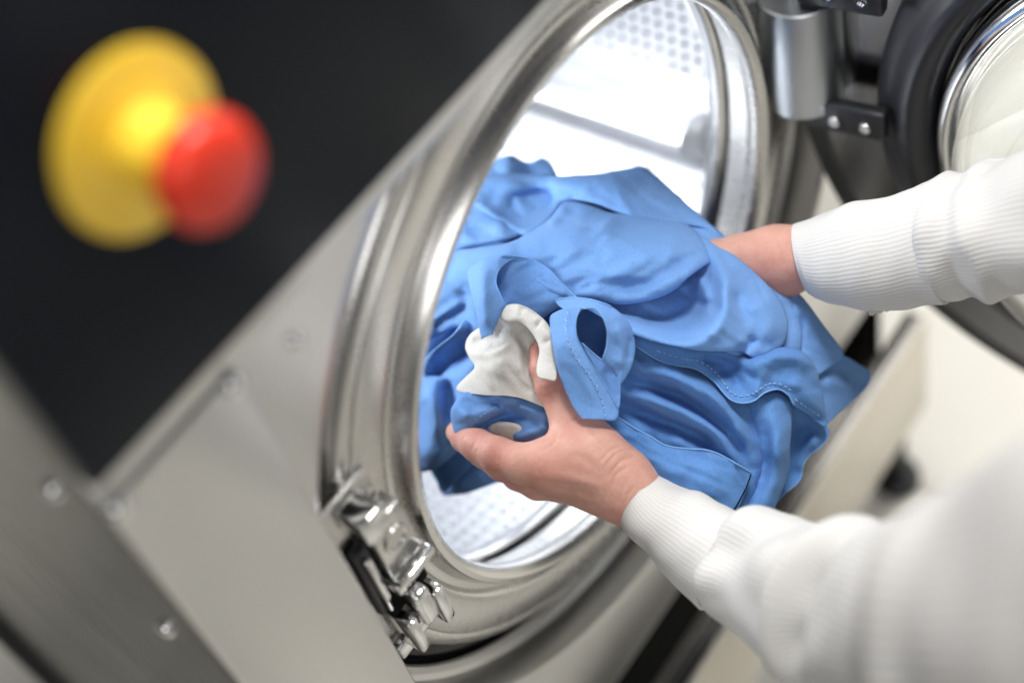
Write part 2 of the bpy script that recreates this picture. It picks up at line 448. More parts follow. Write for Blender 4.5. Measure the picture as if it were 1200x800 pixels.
# door lock on the left of the porthole --------------------------------------
LK = box('door_lock', (-0.266, -0.003, -0.066), (-0.226, 0.003, 0.094), M_RING, WM, 0.0015)
box('lock_cap', (-0.258, -0.026, 0.070), (-0.238, -0.004, 0.090), M_CHROME, LK, 0.002, seg=3)
box('lock_cover', (-0.252, -0.019, 0.018), (-0.224, -0.004, 0.0695), M_RING, LK, 0.002)
lathe('keyhole_boss', [(0.0, 0.0), (0.010, 0.0), (0.0095, 0.002), (0.007, 0.0022), (0.006, 0.001), (0, 0.001)], M_RING, LK, seg=32, center=(-0.238, -0.019, 0.046), frame=((1, 0, 0), (0, 0, 1), (0, -1, 0)))
box('lock_lip', (-0.256, -0.026, 0.010), (-0.221, -0.004, 0.0175), M_CHROME, LK, 0.0015)
box('lock_recess', (-0.266, -0.013, -0.012), (-0.2525, -0.0045, 0.056), M_RUB, LK, 0.003)
box('lock_lever', (-0.262, -0.018, -0.006), (-0.257, -0.0135, 0.050), M_CHROME, LK, 0.0015)
box('strike_block', (-0.262, -0.018, -0.014), (-0.228, -0.004, 0.008), M_DARK, LK, 0.002)
box('strike_roller', (-0.252, -0.032, -0.030), (-0.240, -0.006, 0.004), M_CHROME, LK, 0.003, seg=3)
box('strike_hook', (-0.262, -0.028, -0.052), (-0.254, -0.006, -0.016), M_CHROME, LK, 0.002)
box('strike_hook', (-0.236, -0.026, -0.058), (-0.227, -0.006, -0.020), M_CHROME, LK, 0.002)
box('strike_base', (-0.268, -0.012, -0.066), (-0.222, -0.004, -0.0525), M_CHROME, LK, 0.002)

# ================================================================== laundry
def cr(pts, n=8, closed=False):
    """Catmull-Rom through points of any dimension"""
    p = np.array(pts, float)
    m = len(p)
    out = []
    rngi = range(m) if closed else range(m - 1)
    for i in rngi:
        p0, p1, p2, p3 = (p[(i - 1) % m], p[i], p[(i + 1) % m], p[(i + 2) % m]) if closed else (p[max(i - 1, 0)], p[i], p[i + 1], p[min(i + 2, m - 1)])
        for t in np.arange(n) / n:
            out.append(0.5 * ((2 * p1) + (-p0 + p2) * t + (2 * p0 - 5 * p1 + 4 * p2 - p3) * t * t + (-p0 + 3 * p1 - 3 * p2 + p3) * t ** 3))
    if not closed: out.append(p[-1])
    return np.array(out)

class TPS:
    def __init__(s, pts, lam=0.0):
        p = np.array(pts, float); s.x = p[:, :2] / 100.0; n = len(p)
        K = s.k(s.x, s.x) + lam * np.eye(n); Q = np.hstack([np.ones((n, 1)), s.x])
        A = np.block([[K, Q], [Q.T, np.zeros((3, 3))]])
        s.w = np.linalg.lstsq(A, np.concatenate([p[:, 2], np.zeros(3)]), rcond=None)[0]
    def k(s, a, b):
        r2 = ((a[:, None, :] - b[None]) ** 2).sum(-1)
        return 0.5 * r2 * np.log(r2 + 1e-12)
    def __call__(s, q):
        q = np.atleast_2d(np.array(q, float)) / 100.0
        return s.k(q, s.x) @ s.w[:-3] + np.hstack([np.ones((len(q), 1)), q]) @ s.w[-3:]

BASE = TPS([(560, 200, 1.085), (650, 200, 1.075), (750, 200, 1.06), (500, 300, 1.035), (470, 400, 1.03), (490, 480, 1.03), (500, 560, 1.05), (600, 300, 0.995), (700, 275, 0.99),
            (830, 265, 1.02), (780, 340, 0.96), (600, 400, 0.962), (650, 480, 0.962), (550, 500, 0.99), (720, 450, 0.96), (800, 450, 0.957), (900, 380, 0.972), (985, 410, 1.0), (1020, 440, 1.02),
            (850, 600, 0.955), (780, 540, 0.955), (930, 560, 0.985), (960, 500, 0.99)], 0.002)

def poly_dist(q, pl):
    """unsigned + signed distance to a polyline and the arclength fraction of the foot point"""
    best = np.full(len(q), 1e9); sg = np.zeros(len(q)); fr = np.zeros(len(q))
    seg = np.linalg.norm(np.diff(pl, axis=0), axis=1); cum = np.concatenate([[0], np.cumsum(seg)])
    for i in range(len(pl) - 1):
        a, e = pl[i], pl[i + 1] - pl[i]; l2 = e @ e + 1e-12
        t = np.clip(((q - a) @ e) / l2, 0, 1)
        dv = q - (a + t[:, None] * e); d = np.hypot(dv[:, 0], dv[:, 1])
        m = d < best
        best[m] = d[m]; fr[m] = ((cum[i] + t * seg[i]) / cum[-1])[m]
        sg[m] = np.sign(e[0] * dv[:, 1] - e[1] * dv[:, 0])[m]
    return best, sg * best, fr

def inside(q, pl):
    r = np.zeros(len(q), bool); x, y = q[:, 0], q[:, 1]
    for (x0, y0), (x1, y1) in zip(pl, np.roll(pl, -1, 0)):
        c = ((y0 > y) != (y1 > y)) & (x < (x1 - x0) * (y - y0) / (y1 - y0 + 1e-12) + x0)
        r ^= c
    return r

class Wob:
    """band-limited wobble, used for the small unplanned wrinkles of cloth"""
    def __init__(s, seed, n=14, lo=30, hi=110):
        g = np.random.default_rng(seed)
        a = g.uniform(0, 2 * math.pi, n); w = g.uniform(lo, hi, n)
        s.k = np.stack([np.cos(a), np.sin(a)], 1) * (2 * math.pi / w)[:, None]; s.p = g.uniform(0, 6.3, n); s.a = w / hi; s.a /= np.sqrt((s.a ** 2).sum() / 2)
    def __call__(s, q): return (np.sin(q @ s.k.T + s.p) * s.a).sum(1)

class Sheet:
    """one visible layer of cloth: an outline in photo pixels, a height field (mm towards the viewer over the pile's base) and folds"""
    def __init__(s, outline, h, feats=(), roll=7.0, hem=None, wob=1.0, seed=0, step=4.5, smooth=True, fs=1.45, ang=None, auto=1.0):
        o = np.array([p[:2] for p in outline], float)
        flags = np.array([0.0 if (hem == 'all' or (hem and i in hem)) else 1.0 for i in range(len(o))])
        s.n = 8
        if smooth:
            c = cr(np.hstack([o, flags[:, None]]), 8, True)
        else: c = np.hstack([o, flags[:, None]])
        # resample
        cl = np.vstack([c, c[:1]]); L_ = np.concatenate([[0], np.cumsum(np.linalg.norm(np.diff(cl[:, :2], axis=0), axis=1))])
        m = max(12, int(L_[-1] / (step * 0.8))); t = np.linspace(0, L_[-1], m, endpoint=False)
        s.ol = np.stack([np.interp(t, L_, cl[:, k]) for k in range(3)], 1)
        s.hf = (lambda q: np.full(len(q), float(h))) if np.isscalar(h) else TPS(h, 1e-4)
        s.feats = [(k, cr(pl, 6) if len(pl) > 1 else np.array(pl, float), *a) for k, pl, *a in feats]
        s.auto = []
        g_ = np.random.default_rng(900 + seed)
        if auto > 0:
            ar = 0.5 * abs(np.dot(o[:, 0], np.roll(o[:, 1], 1)) - np.dot(o[:, 1], np.roll(o[:, 0], 1)))
            lo, hi = o.min(0), o.max(0); ba = g_.uniform(0, 180) if ang is None else ang
            for _ in range(int(ar / 700) + 1):
                for _t in range(20):
                    c0 = g_.uniform(lo, hi)
                    if inside(c0[None], o)[0]: break
                a_ = math.radians(ba + g_.normal(0, 20)); ln = g_.uniform(28, 75); e_ = np.array((math.cos(a_), math.sin(a_))); n_ = np.array((-e_[1], e_[0]))
                bend = g_.normal(0, 0.22) * ln
                pl = cr([c0 - e_ * ln, c0 - e_ * ln * 0.3 + n_ * bend * 0.8, c0 + e_ * ln * 0.4 + n_ * bend, c0 + e_ * ln], 4)
                if g_.random() < 0.62: s.auto.append(('r', pl, auto * g_.uniform(0.5, 1.5) * (1 if g_.random() < 0.65 else -1), g_.uniform(2.8, 7)))
                else: s.auto.append(('c', pl, -auto * g_.uniform(0.5, 1.5), g_.uniform(1.8, 3.6)))
        s.fs = fs; s.roll = roll * 0.6; s.wob = wob; s.wo = Wob(seed + 11); s.wo2 = Wob(seed + 77, 18, 12, 34); s.step = step

    def height(s, q, edge=True):
        q = np.atleast_2d(np.array(q, float))
        h = s.hf(q).copy()
        for k, pl, *a in s.feats + s.auto:
            if k == 'b':            # bulge
                d = np.hypot(*(q - pl[0]).T); h += a[0] * np.exp(-(d / a[1]) ** 2); continue
            d, sd, fr = poly_dist(q, pl)
            tp = np.clip(np.minimum(fr, 1 - fr) / 0.22, 0, 1); tp = tp * tp * (3 - 2 * tp)
            if k == 'r': h += s.fs * a[0] * np.exp(-(d / a[1]) ** 2) * (0.25 + 0.75 * tp)
            elif k == 'c': h += s.fs * a[0] * np.exp(-(d / a[1])) * tp            # sharp crease
            elif k == 's':          # overlap: the side to the right of the direction of travel (photo y is down) lies higher
                h += s.fs * a[0] * (1 / (1 + np.exp(np.clip(-sd / a[1], -40, 40))) - 0.5) * np.exp(-d / a[2]) * tp
        h += s.wob * (1.1 * s.wo(q) + 0.22 * s.wo2(q))
        if edge and s.roll > 0:
            cl = np.vstack([s.ol, s.ol[:1]])
            d, _, fr = poly_dist(q, cl[:, :2])
            Lc = np.concatenate([[0], np.cumsum(np.linalg.norm(np.diff(cl[:, :2], axis=0), axis=1))]); Lc /= Lc[-1]
            w = np.interp(fr, Lc, cl[:, 2])
            rp = s.roll * 2.0
            u = np.clip(1 - d / rp, 0, 1)
            h -= w * s.roll * (1 - np.sqrt(np.clip(1 - u * u, 0, 1)))
        return h

    def depth(s, q, edge=True): return BASE(q) - s.height(q, edge) * 0.001

    def world(s, q, lift=0.0, edge=True):
        q = np.atleast_2d(np.array(q, float)); D = s.depth(q, edge) - lift
        r = np.stack([(q[:, 0] - 600) / FPX, (q[:, 1] - 400) / FPX, np.ones(len(q))], 1) @ CM
        return CP + r * D[:, None]

    def build(s, name, mt, parent, thick=0.0009):
        ol = s.ol[:, :2]
        st = s.step
        lo, hi = ol.min(0) - st, ol.max(0) + st
        xs = np.arange(lo[0], hi[0], st); ys = np.arange(lo[1], hi[1], st * 0.866)
        g = np.array([(x + (st / 2 if j % 2 else 0), y) for j, y in enumerate(ys) for x in xs])
        g = g[inside(g, ol)]
        d, _, _ = poly_dist(g, np.vstack([ol, ol[:1]]))
        g = g[d > st * 0.95]
        # two extra rows hugging the outline so rolled edges stay round
        nrm = np.roll(ol, -1, 0) - np.roll(ol, 1, 0); nrm = np.stack([-nrm[:, 1], nrm[:, 0]], 1); nrm /= np.linalg.norm(nrm, axis=1)[:, None] + 1e-9
        if not inside(ol[:1] + nrm[:1] * 1.0, ol)[0]: nrm = -nrm
        r1 = ol + nrm * st * 0.28; r1 = r1[inside(r1, ol)]
        d1, _, _ = poly_dist(r1, np.vstack([ol, ol[:1]])); r1 = r1[d1 > st * 0.2]
        pts = np.vstack([ol, r1, g]); n = len(ol)
        vv, ee, ff, *_ = delaunay_2d_cdt([Vector(p) for p in pts], [], [list(range(n))], 1, 1e-4)
        q = np.array([(v.x, v.y) for v in vv])
        W = s.world(q)
        o = from_pd(name, W, [tuple(f) for f in ff], mt, parent)
        me = o.data
        bm = bmesh.new(); bm.from_mesh(me)
        bmesh.ops.recalc_face_normals(bm, faces=bm.faces)
        bm.normal_update()
        if sum((f.normal.dot(Vector(CP) - f.calc_center_median())) for f in bm.faces) < 0: bmesh.ops.reverse_faces(bm, faces=bm.faces)
        bm.to_mesh(me); bm.free()
        me.polygons.foreach_set('use_smooth', [True] * len(me.polygons))
        uv = me.uv_layers.new(name='cloth')
        li = np.zeros(len(me.loops), int); me.loops.foreach_get('vertex_index', li)
        uv.data.foreach_set('uv', (q[li] * 0.00055).ravel())
        md = o.modifiers.new('thickness', 'SOLIDIFY'); md.thickness = thick; md.offset = -1
        s.obj = o
        return o

    def line(s, name, pts, r, mt, parent, lift=0.0004, n=8, edge=True):
        pl = cr(pts, n); W = s.world(pl, lift, edge)
        return tube(name, W, r * 0.6, mt, parent)

    def stitches(s, name, pts, mt, parent, length=5.0, gap=2.6, r=0.00032, zig=0.0):
        pl = cr(pts, 10); L_ = np.concatenate([[0], np.cumsum(np.linalg.norm(np.diff(pl, axis=0), axis=1))])
        V, F = [], []
        t = 0.0; sgn = 1; gr = np.random.default_rng(int(len(pts) * 31 + pts[0][0]))
        L0, G0 = length, gap
        while t + length < L_[-1]:
            length = L0 * gr.uniform(0.7, 1.15); gap = G0 * gr.uniform(0.7, 1.5)
            a = np.array([np.interp(t, L_, pl[:, k]) for k in (0, 1)]); b = np.array([np.interp(t + length, L_, pl[:, k]) for k in (0, 1)])
            e = (b - a) / (np.linalg.norm(b - a) + 1e-9); pn = np.array((-e[1], e[0])) * (zig * sgn + gr.normal(0, 0.35))
            A, B = s.world([a + pn, (a + b) / 2, b - pn], 0.0006)[[0, 2]]
            tube_vf(V, F, [A, (A + B) / 2 + (np.array(CP) - A) * 0.0004, B], r, 5)
            t += length + gap; sgn = -sgn
        return from_pd(name, V, F, mt, parent)

def tube_vf(V, F, pts, r, k=8, radii=None):
    pts = np.array(pts, float); m = len(pts); b = len(V)
    tan = np.gradient(pts, axis=0); tan /= np.linalg.norm(tan, axis=1)[:, None] + 1e-12
    ref = np.array((0.3, 0.2, 0.93)); 
    for i in range(m):
        u = np.cross(tan[i], ref); u /= np.linalg.norm(u) + 1e-12; v = np.cross(tan[i], u)
        rr = r if radii is None else radii[i]
        for j in range(k):
            t = 2 * math.pi * j / k; V.append(pts[i] + rr * (math.cos(t) * u + math.sin(t) * v))
    for i in range(m - 1):
        for j in range(k):
            j2 = (j + 1) % k; F.append((b + i * k + j, b + i * k + j2, b + (i + 1) * k + j2, b + (i + 1) * k + j))
    F.append(tuple(b + j for j in range(k))[::-1]); F.append(tuple(b + (m - 1) * k + j for j in range(k)))

def tube(name, pts, r, mt, parent, k=8):
    V, F = [], []; tube_vf(V, F, pts, r, k)
    return from_pd(name, V, F, mt, parent)

# ---- cloth materials
def fabric(name, c0, c1, weave=0.5, sheen=0.16, tint=(0.7, 0.82, 1)):
    m = mat(name, c0, 0.85)
    b = bsdf(m)
    b.inputs['Sheen Weight'].default_value = sheen; b.inputs['Sheen Roughness'].default_value = 0.4; b.inputs['Sheen Tint'].default_value = (*tint, 1)
    b.inputs['Specular IOR Level'].default_value = 0.08
    n = noise(m, 22, 5, 0.6); f = noise(m, 900, 2, 0.7)
    mix = N(m, 'ShaderNodeMix'); mix.data_type = 'RGBA'
    L(m, ramp(m, n, [(0.3, 0.0), (0.7, 1.0)]), mix.inputs['Factor'])
    mix.inputs[6].default_value = (*c0, 1); mix.inputs[7].default_value = (*c1, 1)
    mul = N(m, 'ShaderNodeMix'); mul.data_type = 'RGBA'; mul.blend_type = 'MULTIPLY'; mul.inputs['Factor'].default_value = 0.7
    L(m, mix.outputs[2], mul.inputs[6]); L(m, ramp(m, f, [(0.3, 0.72), (0.7, 1.0)]), mul.inputs[7])
    L(m, mul.outputs[2], b.inputs['Base Color'])
    uvn = N(m, 'ShaderNodeUVMap'); mp = N(m, 'ShaderNodeMapping'); L(m, uvn.outputs[0], mp.inputs[0]); mp.inputs['Rotation'].default_value = (0, 0, 0.6)
    w1 = N(m, 'ShaderNodeTexWave'); w1.inputs['Scale'].default_value = 420; w1.inputs['Distortion'].default_value = 1.5; w1.inputs['Detail'].default_value = 1; L(m, mp.outputs[0], w1.inputs['Vector'])
    nb = bump(m, w1.outputs['Fac'], weave, 0.0004)
    nb = bump(m, f, weave, 0.0005, nb)
    nb = bump(m, noise(m, 120, 3), 0.12, 0.002, nb)
    L(m, nb, b.inputs['Normal'])
    return m
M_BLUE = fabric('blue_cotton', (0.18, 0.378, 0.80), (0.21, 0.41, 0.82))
M_BLUE_SHADE = fabric('blue_cotton_shaded', (0.118, 0.282, 0.64), (0.142, 0.315, 0.68))  # darker copy of the blue cotton; lower folds' shade is in its colour
M_PIPE = fabric('pale_blue_edge', (0.20, 0.42, 0.79), (0.24, 0.46, 0.82))
M_THREAD = mat('pale_thread', (0.34, 0.54, 0.84), 0.8)
M_WHITE = fabric('white_cotton', (0.68, 0.675, 0.64), (0.73, 0.72, 0.69), 0.2, 0.15, (1, 1, 1))

UP = empty('blue_garment', P(760, 420, 1.0), 'bright blue cotton garment on top of the bundle, with open waistband loops and sewn edges', 'laundry')
LOW = empty('blue_garment', P(840, 560, 1.0), 'blue cotton garment, shade painted into its colour, hanging below the bundle over the white sleeve, with pocket flap', 'laundry')
DRUMCL = empty('blue_garment', P(520, 480, 1.06), 'crumpled blue cotton cloth deep inside the drum at the left of the bundle', 'laundry')
WHT = empty('white_garment', P(600, 420, 0.97), 'crumpled white cotton garment pinched under the thumb', 'laundry')

def S(name, mt, parent, outline, h, feats=(), **kw):
    th = kw.pop('thick', 0.0009)
    s = Sheet(outline, h, feats, **kw); s.build(name, mt, parent, th); return s

# deep core that closes the bundle from behind
S('inner_fold', M_BLUE_SHADE, LOW, [(500, 310), (548, 240), (640, 222), (745, 220), (830, 290), (915, 370), (965, 425), (945, 490), (920, 550), (880, 585), (840, 575), (780, 545), (720, 505), (660, 490), (600, 490), (545, 488), (505, 480), (492, 420)], -40, wob=4, roll=14, seed=1, step=9)
# --- far cloth in the drum
S('back_fold', M_BLUE, DRUMCL, [(535, 235), (558, 201), (576, 189), (597, 181), (609, 186), (621, 190), (634, 184), (644, 189), (653, 204), (662, 235), (600, 262)], -8,
  [('c', [(622, 192), (612, 210), (600, 225)], -8, 8), ('r', [(598, 184), (590, 205)], 5, 12)], roll=6, seed=2)
S('side_fold', M_BLUE, DRUMCL, [(476, 430), (490, 425), (510, 408), (530, 392), (548, 372), (566, 392), (560, 410), (560, 440), (545, 470), (545, 505), (536, 528), (517, 545), (495, 553), (478, 545), (470, 480)], -10,
  [('r', [(486, 412), (515, 398), (532, 388), (550, 372)], 13, 10), ('r', [(505, 438), (530, 420), (552, 402)], -15, 13), ('r', [(498, 450), (508, 490), (506, 545)], 14, 17), ('r', [(527, 440), (526, 470), (532, 500)], -13, 9), ('c', [(497, 437), (520, 438)], -10, 4)], roll=10, seed=3, ang=-50)
S('hanging_tail', M_BLUE_SHADE, DRUMCL, [(503, 542), (530, 522), (562, 520), (553, 543), (538, 560), (524, 574), (517, 577), (512, 565)], -28, roll=3, seed=4, wob=.5)
S('hanging_tail', M_BLUE, DRUMCL, [(517, 578), (536, 560), (555, 536), (585, 540), (606, 560), (580, 566), (550, 577), (530, 580)], -44, [('r', [(530, 570), (570, 552)], 6, 9)], roll=4, seed=5, wob=.5)

# --- upper garment
S('fold', M_BLUE, UP, [(505, 300), (520, 258), (540, 228), (562, 234), (590, 256), (618, 268), (600, 280), (560, 288), (525, 296)], 0,
  [('r', [(528, 268), (560, 258), (600, 268)], 5, 12)], roll=6, seed=6, ang=15)
TOP = S('top_fold', M_BLUE, UP, [(516, 226), (540, 207), (570, 204), (610, 203), (650, 206), (700, 203), (735, 197), (753, 195), (766, 203), (800, 234), (832, 262), (846, 279), (822, 267), (770, 260), (730, 251), (695, 238), (662, 236), (642, 262), (615, 276), (590, 262), (562, 245), (535, 232)],
  [(540, 210, 6), (650, 208, 8), (753, 198, 10), (840, 270, 12), (770, 250, 12), (690, 235, 10), (620, 240, -2), (600, 262, 2), (560, 240, 6)],
  [('r', [(560, 214), (640, 216), (700, 216), (760, 207)], 5, 14), ('r', [(598, 246), (625, 233), (655, 230)], -12, 11), ('s', [(560, 236), (590, 254), (612, 266)], 8, 2.0, 18), ('r', [(690, 222), (760, 230), (800, 248)], 3, 14)], roll=6, seed=7, ang=8)
COWL = S('cowl_fold', M_BLUE, UP, [(672, 342), (720, 328), (770, 315), (804, 292), (806, 268), (835, 282), (862, 300), (888, 322), (910, 346), (923, 376), (919, 402), (903, 416), (887, 421), (868, 412), (850, 412), (820, 411), (797, 407), (765, 400), (738, 390), (705, 372), (682, 358)],
  [(690, 345, 0), (760, 335, -16), (800, 318, -18), (815, 284, 6), (770, 366, -8), (806, 362, -14), (740, 366, 0), (740, 386, 16), (800, 403, 27), (850, 402, 28), (838, 384, 31), (850, 332, 26), (880, 332, 15), (915, 380, 8), (890, 414, 12), (864, 350, 27)],
  [('r', [(704, 362), (745, 387), (800, 404), (838, 386), (851, 345), (840, 305), (822, 284)], 6, 9), ('r', [(745, 364), (790, 370), (822, 350)], -6, 10), ('r', [(864, 335), (870, 375), (867, 405)], -4, 10), ('r', [(885, 345), (903, 375), (898, 405)], 4, 12), ('r', [(862, 417), (878, 404), (884, 392)], -5, 6), ('c', [(800, 338), (812, 352), (830, 362)], -5, 4), ('r', [(812, 318), (824, 336), (828, 356)], 5, 6)],
  roll=6, seed=10, ang=45, step=3.4, auto=0.75)
BODY = S('body_fold', M_BLUE, UP, [(455, 400), (470, 360), (490, 325), (515, 297), (560, 290), (597, 284), (620, 272), (645, 256), (662, 236), (690, 240), (712, 248), (732, 251), (770, 255), (804, 262), (826, 284), (834, 304), (822, 314), (806, 326), (792, 339), (772, 349), (748, 355), (724, 357), (696, 350), (668, 356), (640, 370), (600, 405), (565, 410), (540, 384), (510, 396), (482, 408), (462, 416)],
  [(470, 400, -4), (490, 340, 4), (530, 300, 6), (600, 290, 10), (650, 262, 8), (690, 258, 14), (740, 258, 16), (800, 268, 16), (700, 310, 22), (760, 305, 28), (800, 300, 26), (830, 304, 20), (780, 342, 22), (730, 350, 18), (640, 330, 8), (600, 380, -4), (560, 400, -6), (520, 350, 4), (510, 390, -6)],
  [('r', [(640, 262), (655, 250), (662, 240)], 3, 8), ('s', [(600, 287), (632, 276), (690, 257), (735, 252)], 7, 2.5, 26), ('r', [(520, 330), (570, 306), (640, 292), (700, 272)], 5, 20), ('s', [(497, 384), (520, 371), (550, 352)], -10, 2, 18), ('r', [(488, 380), (520, 360), (560, 338)], -3, 10),
   ('r', [(700, 300), (760, 286), (805, 288)], 4, 16), ('r', [(720, 340), (760, 330), (795, 312), (815, 300)], -5, 9), ('r', [(690, 330), (730, 318), (770, 300)], 2.5, 10), ('c', [(650, 350), (690, 335), (720, 332)], -3, 4)],
  roll=11, seed=8, ang=-20, step=3.4, auto=0.75)
RS = S('side_sheet', M_BLUE, UP, [(795, 246), (832, 262), (858, 284), (900, 318), (930, 352), (940, 392), (930, 425), (880, 430), (840, 400), (822, 330), (805, 280)],
  [(800, 250, 6), (850, 280, 8), (900, 320, 2), (930, 380, -6), (860, 350, 10), (830, 320, 4), (880, 420, 0)],
  [('r', [(840, 285), (885, 345), (905, 395)], 5, 16), ('s', [(812, 268), (835, 298), (845, 340)], -5, 2, 15)], roll=6, seed=9, ang=52)
FL = S('side_flap', M_BLUE, UP, [(890, 322), (906, 317), (924, 332), (944, 352), (966, 382), (985, 407), (988, 418), (975, 428), (958, 440), (935, 455), (905, 440), (905, 400), (900, 350)],
  [(900, 330, -10), (945, 360, -10), (985, 412, -14), (930, 440, -8), (915, 390, -12)], [('c', [(943, 364), (937, 385), (926, 408)], -5, 3), ('r', [(930, 350), (945, 385), (960, 425)], 3, 12)], roll=4, seed=11, ang=55, hem=(5, 6, 7, 8))
FL.line('seam', [(944, 364), (938, 385), (927, 407)], 0.0005, M_PIPE, FL.obj)
FF = S('far_flap', M_BLUE, UP, [(968, 415), (990, 417), (1006, 426), (1018, 433), (1021, 440), (1017, 452), (1003, 467), (985, 482), (965, 499), (950, 480), (945, 445)],
  [(970, 420, -22), (1018, 440, -26), (966, 495, -20), (985, 450, -16)], [('r', [(965, 445), (1000, 452)], 3, 9)], roll=3, seed=12, ang=35, hem='all', wob=.7)
# waistband loops
SB = S('waistband', M_BLUE, UP, [(588, 299), (607, 300), (625, 304), (644, 316), (660, 333), (678, 350), (690, 357), (668, 353), (645, 354), (628, 350), (611, 339), (599, 326), (586, 314)],
  [(588, 305, 20), (607, 301, 18), (645, 318, 14), (680, 352, 14), (640, 345, 2), (612, 325, 0), (660, 345, 6)], [('r', [(620, 322), (645, 338), (668, 348)], 4, 5), ('c', [(606, 318), (622, 338)], -6, 4)], roll=0, hem='all', seed=13, auto=0.35, wob=.4, step=3)
SB.line('piping', [(588, 300), (607, 300.5), (625, 304.5), (644, 316.5), (660, 333.5), (678, 350.5), (690, 356)], 0.0009, M_PIPE, SB.obj)
ST = S('waistband', M_BLUE, UP, [(548, 320), (553, 311), (565, 304), (580, 300), (596, 298), (610, 301), (598, 304), (588, 311), (582, 321), (581, 332), (586, 345), (592, 357), (588, 366), (583, 377), (577, 391), (577, 391.4), (564.4, 396), (564, 396), (560, 378), (556, 360), (551, 340)],
  [(550, 325, 18), (605, 301, 18), (575, 305, 24), (565, 340, 30), (590, 356, 26), (570, 392, 26), (585, 320, 22)], [('r', [(566, 306), (566, 350), (570, 390)], 3, 8)], roll=3, hem=(5, 6, 7, 8, 9, 10, 11, 14, 15, 16, 17), seed=14, auto=0.35, wob=.4, step=3)
ST.line('piping', [(609, 301.5), (598, 304.5), (588.5, 311.5), (582.5, 321), (581.5, 332), (586, 344.5), (591.5, 356.5)], 0.0007, M_PIPE, ST.obj, edge=False)
RB = S('waistband', M_BLUE, UP, [(652, 351), (670, 348), (690, 350), (708, 355), (724, 364), (739, 381), (745, 404), (740, 430), (727, 450), (719, 434), (706, 422), (711, 404), (711, 386), (706, 371), (697, 361), (684, 361), (668, 364), (656, 359)],
  [(645, 356, 18), (690, 353, 30), (725, 368, 34), (744, 404, 22), (727, 445, 32), (711, 395, 42), (690, 361, 38)], [('r', [(722, 375), (730, 405), (724, 435)], 4, 8), ('r', [(738, 392), (736, 425)], -3, 4)], roll=3, hem=(0, 1, 2, 11, 12, 13, 14, 15, 16, 17), seed=15, auto=0.35, wob=.4, step=3)
RB.line('piping', [(707, 420), (711.5, 404), (711.5, 386), (706.5, 371), (697, 361.5), (684, 361.5)], 0.0008, M_PIPE, RB.obj, edge=False)
RB.line('piping', [(653, 351.3), (670, 348.6), (690, 350.5), (708, 355.5), (716, 359.5)], 0.0009, M_PIPE, RB.obj, edge=False)
TG = S('waistband', M_BLUE, UP, [(681, 401), (692, 410), (706, 421), (727, 431), (727, 452), (725, 478), (716, 466), (706, 448), (694, 425)], [(682, 402, 26), (706, 422, 32), (727, 432, 34), (720, 470, 34), (700, 430, 32)], roll=2, hem='all', seed=16, auto=0.35, wob=.3, step=3)
TG.line('piping', [(682, 402), (692, 411), (706, 422), (726, 431.5)], 0.0007, M_PIPE, TG.obj, edge=False)
FB = S('waistband', M_BLUE, UP, [(644, 374), (652, 365), (664, 361), (681, 360), (675, 372), (674, 386), (677, 399), (690, 421), (703, 441), (715, 460), (725, 478), (721, 492), (702, 491), (682.5, 490.3), (682, 490), (671, 475), (656, 441), (648, 407)],
  [(640, 372, 34), (680, 362, 38), (676, 392, 46), (700, 435, 48), (723, 480, 42), (700, 488, 50), (682, 488, 50), (660, 440, 48), (655, 400, 46)], [('r', [(660, 380), (680, 430), (705, 480)], 2, 10)], roll=2.5, hem=(2, 3, 4, 5, 6, 7, 8, 9, 12, 13, 14, 15), seed=17, auto=0.35, wob=.4, step=3)
FB.stitches('stitching', [(666, 366), (663, 380), (664, 392), (675, 418), (694, 445), (705, 467), (710, 488)], M_THREAD, FB.obj, 4.0, 0.6, zig=1.3)
FB.line('piping', [(680.5, 361), (675.5, 372), (674.5, 386), (677.5, 399), (690, 421.5), (703, 441.5), (714.5, 460.5), (724.5, 478)], 0.0006, M_PIPE, FB.obj, edge=False)

